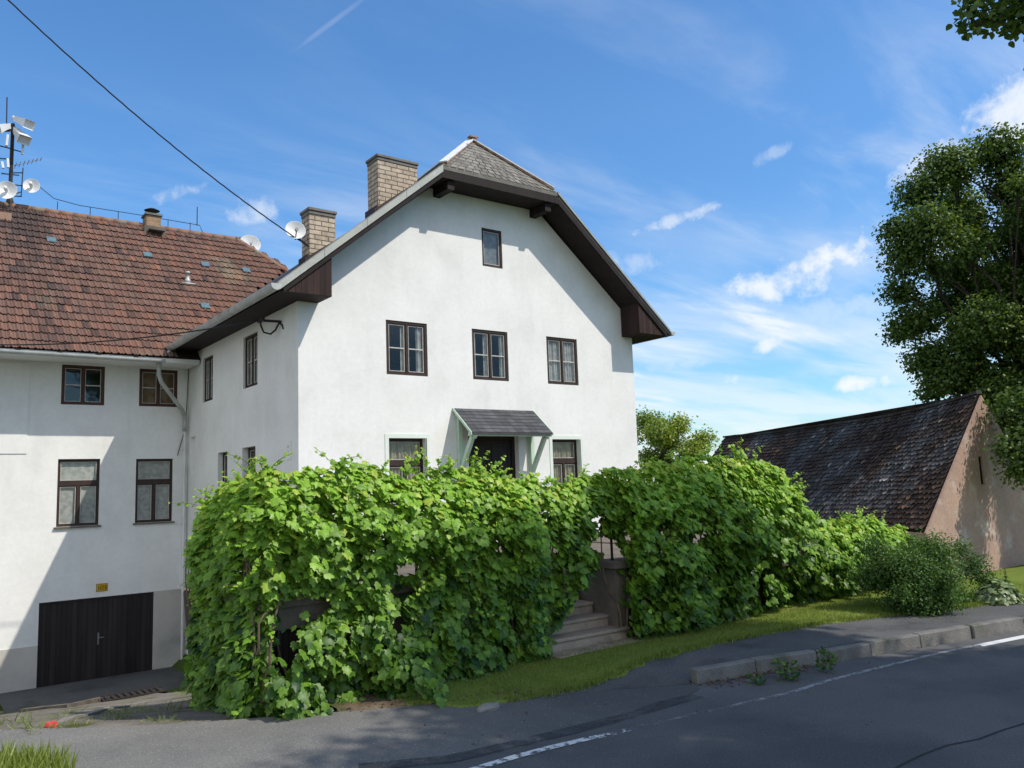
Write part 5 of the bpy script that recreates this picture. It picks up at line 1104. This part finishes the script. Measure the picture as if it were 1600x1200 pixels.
def blob(px, py, rx, ry, ang, amt, soft=1.45, nz_=1.7):
    """one cloud in a fixed direction of the sky: elliptical core broken by noise"""
    global cover
    c = nz(ray(px, py)); ca, sa_ = math.cos(ang), math.sin(ang)
    e = nz(np.cross(c, [0, 0, 1.])); u_ = np.cross(e, c); a1 = e*ca+u_*sa_; a2 = -e*sa_+u_*ca
    k = 1/F_; x = math_('MULTIPLY', vdot(a1), 1/(rx*k)); y = math_('MULTIPLY', vdot(a2), 1/(ry*k)); f = math_('SUBTRACT', vdot(c), .5); f = rng_(f, .0, .05)
    r2 = math_('ADD', math_('MULTIPLY', x, x), math_('MULTIPLY', y, y)); v = math_('SUBTRACT', 1.3, r2)
    v = math_('ADD', v, math_('MULTIPLY', math_('SUBTRACT', bn3.outputs['Fac'], .5), 2.6*nz_)); v = math_('ADD', v, math_('MULTIPLY', math_('SUBTRACT', bn2.outputs['Fac'], .5), 1.6*nz_))
    v = math_('MULTIPLY', math_('MULTIPLY', rng_(v, .0, soft*1.25), f), amt); cover = math_('MAXIMUM', cover, v)
for b in ((1250, 425, 105, 36, .40, .9), (1310, 397, 52, 30, .3, .95), (1195, 447, 55, 24, .1, .9), (1120, 470, 60, 12, .2, .4), (1420, 470, 120, 26, .25, .4), (1250, 500, 190, 22, .12, .4), (1080, 560, 110, 22, .1, .45), (1190, 540, 62, 14, .45, .85), (1145, 597, 26, 16, .05, .98), (1348, 598, 40, 13, .08, .98), (1590, 180, 90, 50, .5, .85), (1480, 250, 80, 26, .35, .6), (395, 330, 34, 26, .4, .6), (985, 410, 70, 20, .0, .35), (1000, 520, 60, 30, .1, .5), (1380, 640, 160, 18, .06, .3), (1200, 650, 120, 16, .1, .35)): blob(*b)
for b in ((1045, 346, 62, 10, .22, .55), (1205, 242, 30, 9, .3, .3), (285, 298, 44, 12, .4, .4)): blob(*b, 1.6, 2.6)
blob(520, 34, 75, 4.5, .66, .17, 1.6, .3)
fill_bank = math_('MULTIPLY', rng_(vdot(nz(np.array([-.9, -.42, .25]))), .28, .75), rng_(wn(.8, (1, 1.4, 1), .3, 6, .6, .4, (7, 3, 0)), .22, .55))  # cloud bank added out of view to brighten the shaded walls
fill_bank = math_('MULTIPLY', fill_bank, rng_(math_('MULTIPLY', vdot(SUN), -1.), -.96, -.85))
cover = math_('MAXIMUM', cover, math_('MULTIPLY', fill_bank, .92))
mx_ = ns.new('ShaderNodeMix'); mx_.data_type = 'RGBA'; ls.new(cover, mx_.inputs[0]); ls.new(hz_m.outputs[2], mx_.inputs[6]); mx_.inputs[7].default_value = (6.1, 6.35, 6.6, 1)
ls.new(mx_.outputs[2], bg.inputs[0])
sd = bpy.data.lights.new('Sun', 'SUN'); sd.energy = 3.5; sd.angle = R_(.53); sd.color = (1, .935, .83)
so_ = bpy.data.objects.new('Sun', sd); COL.objects.link(so_); so_.rotation_euler = Vector(SUN).to_track_quat('Z', 'Y').to_euler(); so_.location = (20, -30, 50)
cam = bpy.data.cameras.new('Camera'); cam.sensor_width = 36; cam.lens = 36*F_/1600; cam.clip_end = 3000; cam.clip_start = .05
co = bpy.data.objects.new('Camera', cam); COL.objects.link(co)
mt_ = Matrix([[RM[i, 0], RM[i, 1], -RM[i, 2], CAM[i]] for i in range(3)]+[[0, 0, 0, 1]]); co.matrix_world = mt_
scene.camera = co
scene.render.engine = 'CYCLES'; scene.render.resolution_x = 1024; scene.render.resolution_y = 768
scene.cycles.max_bounces = 6; scene.cycles.transparent_max_bounces = 12
vs = scene.view_settings; vs.view_transform = 'Standard'; vs.look = 'None'; vs.gamma = 1; vs.use_curve_mapping = False; vs.exposure = .27
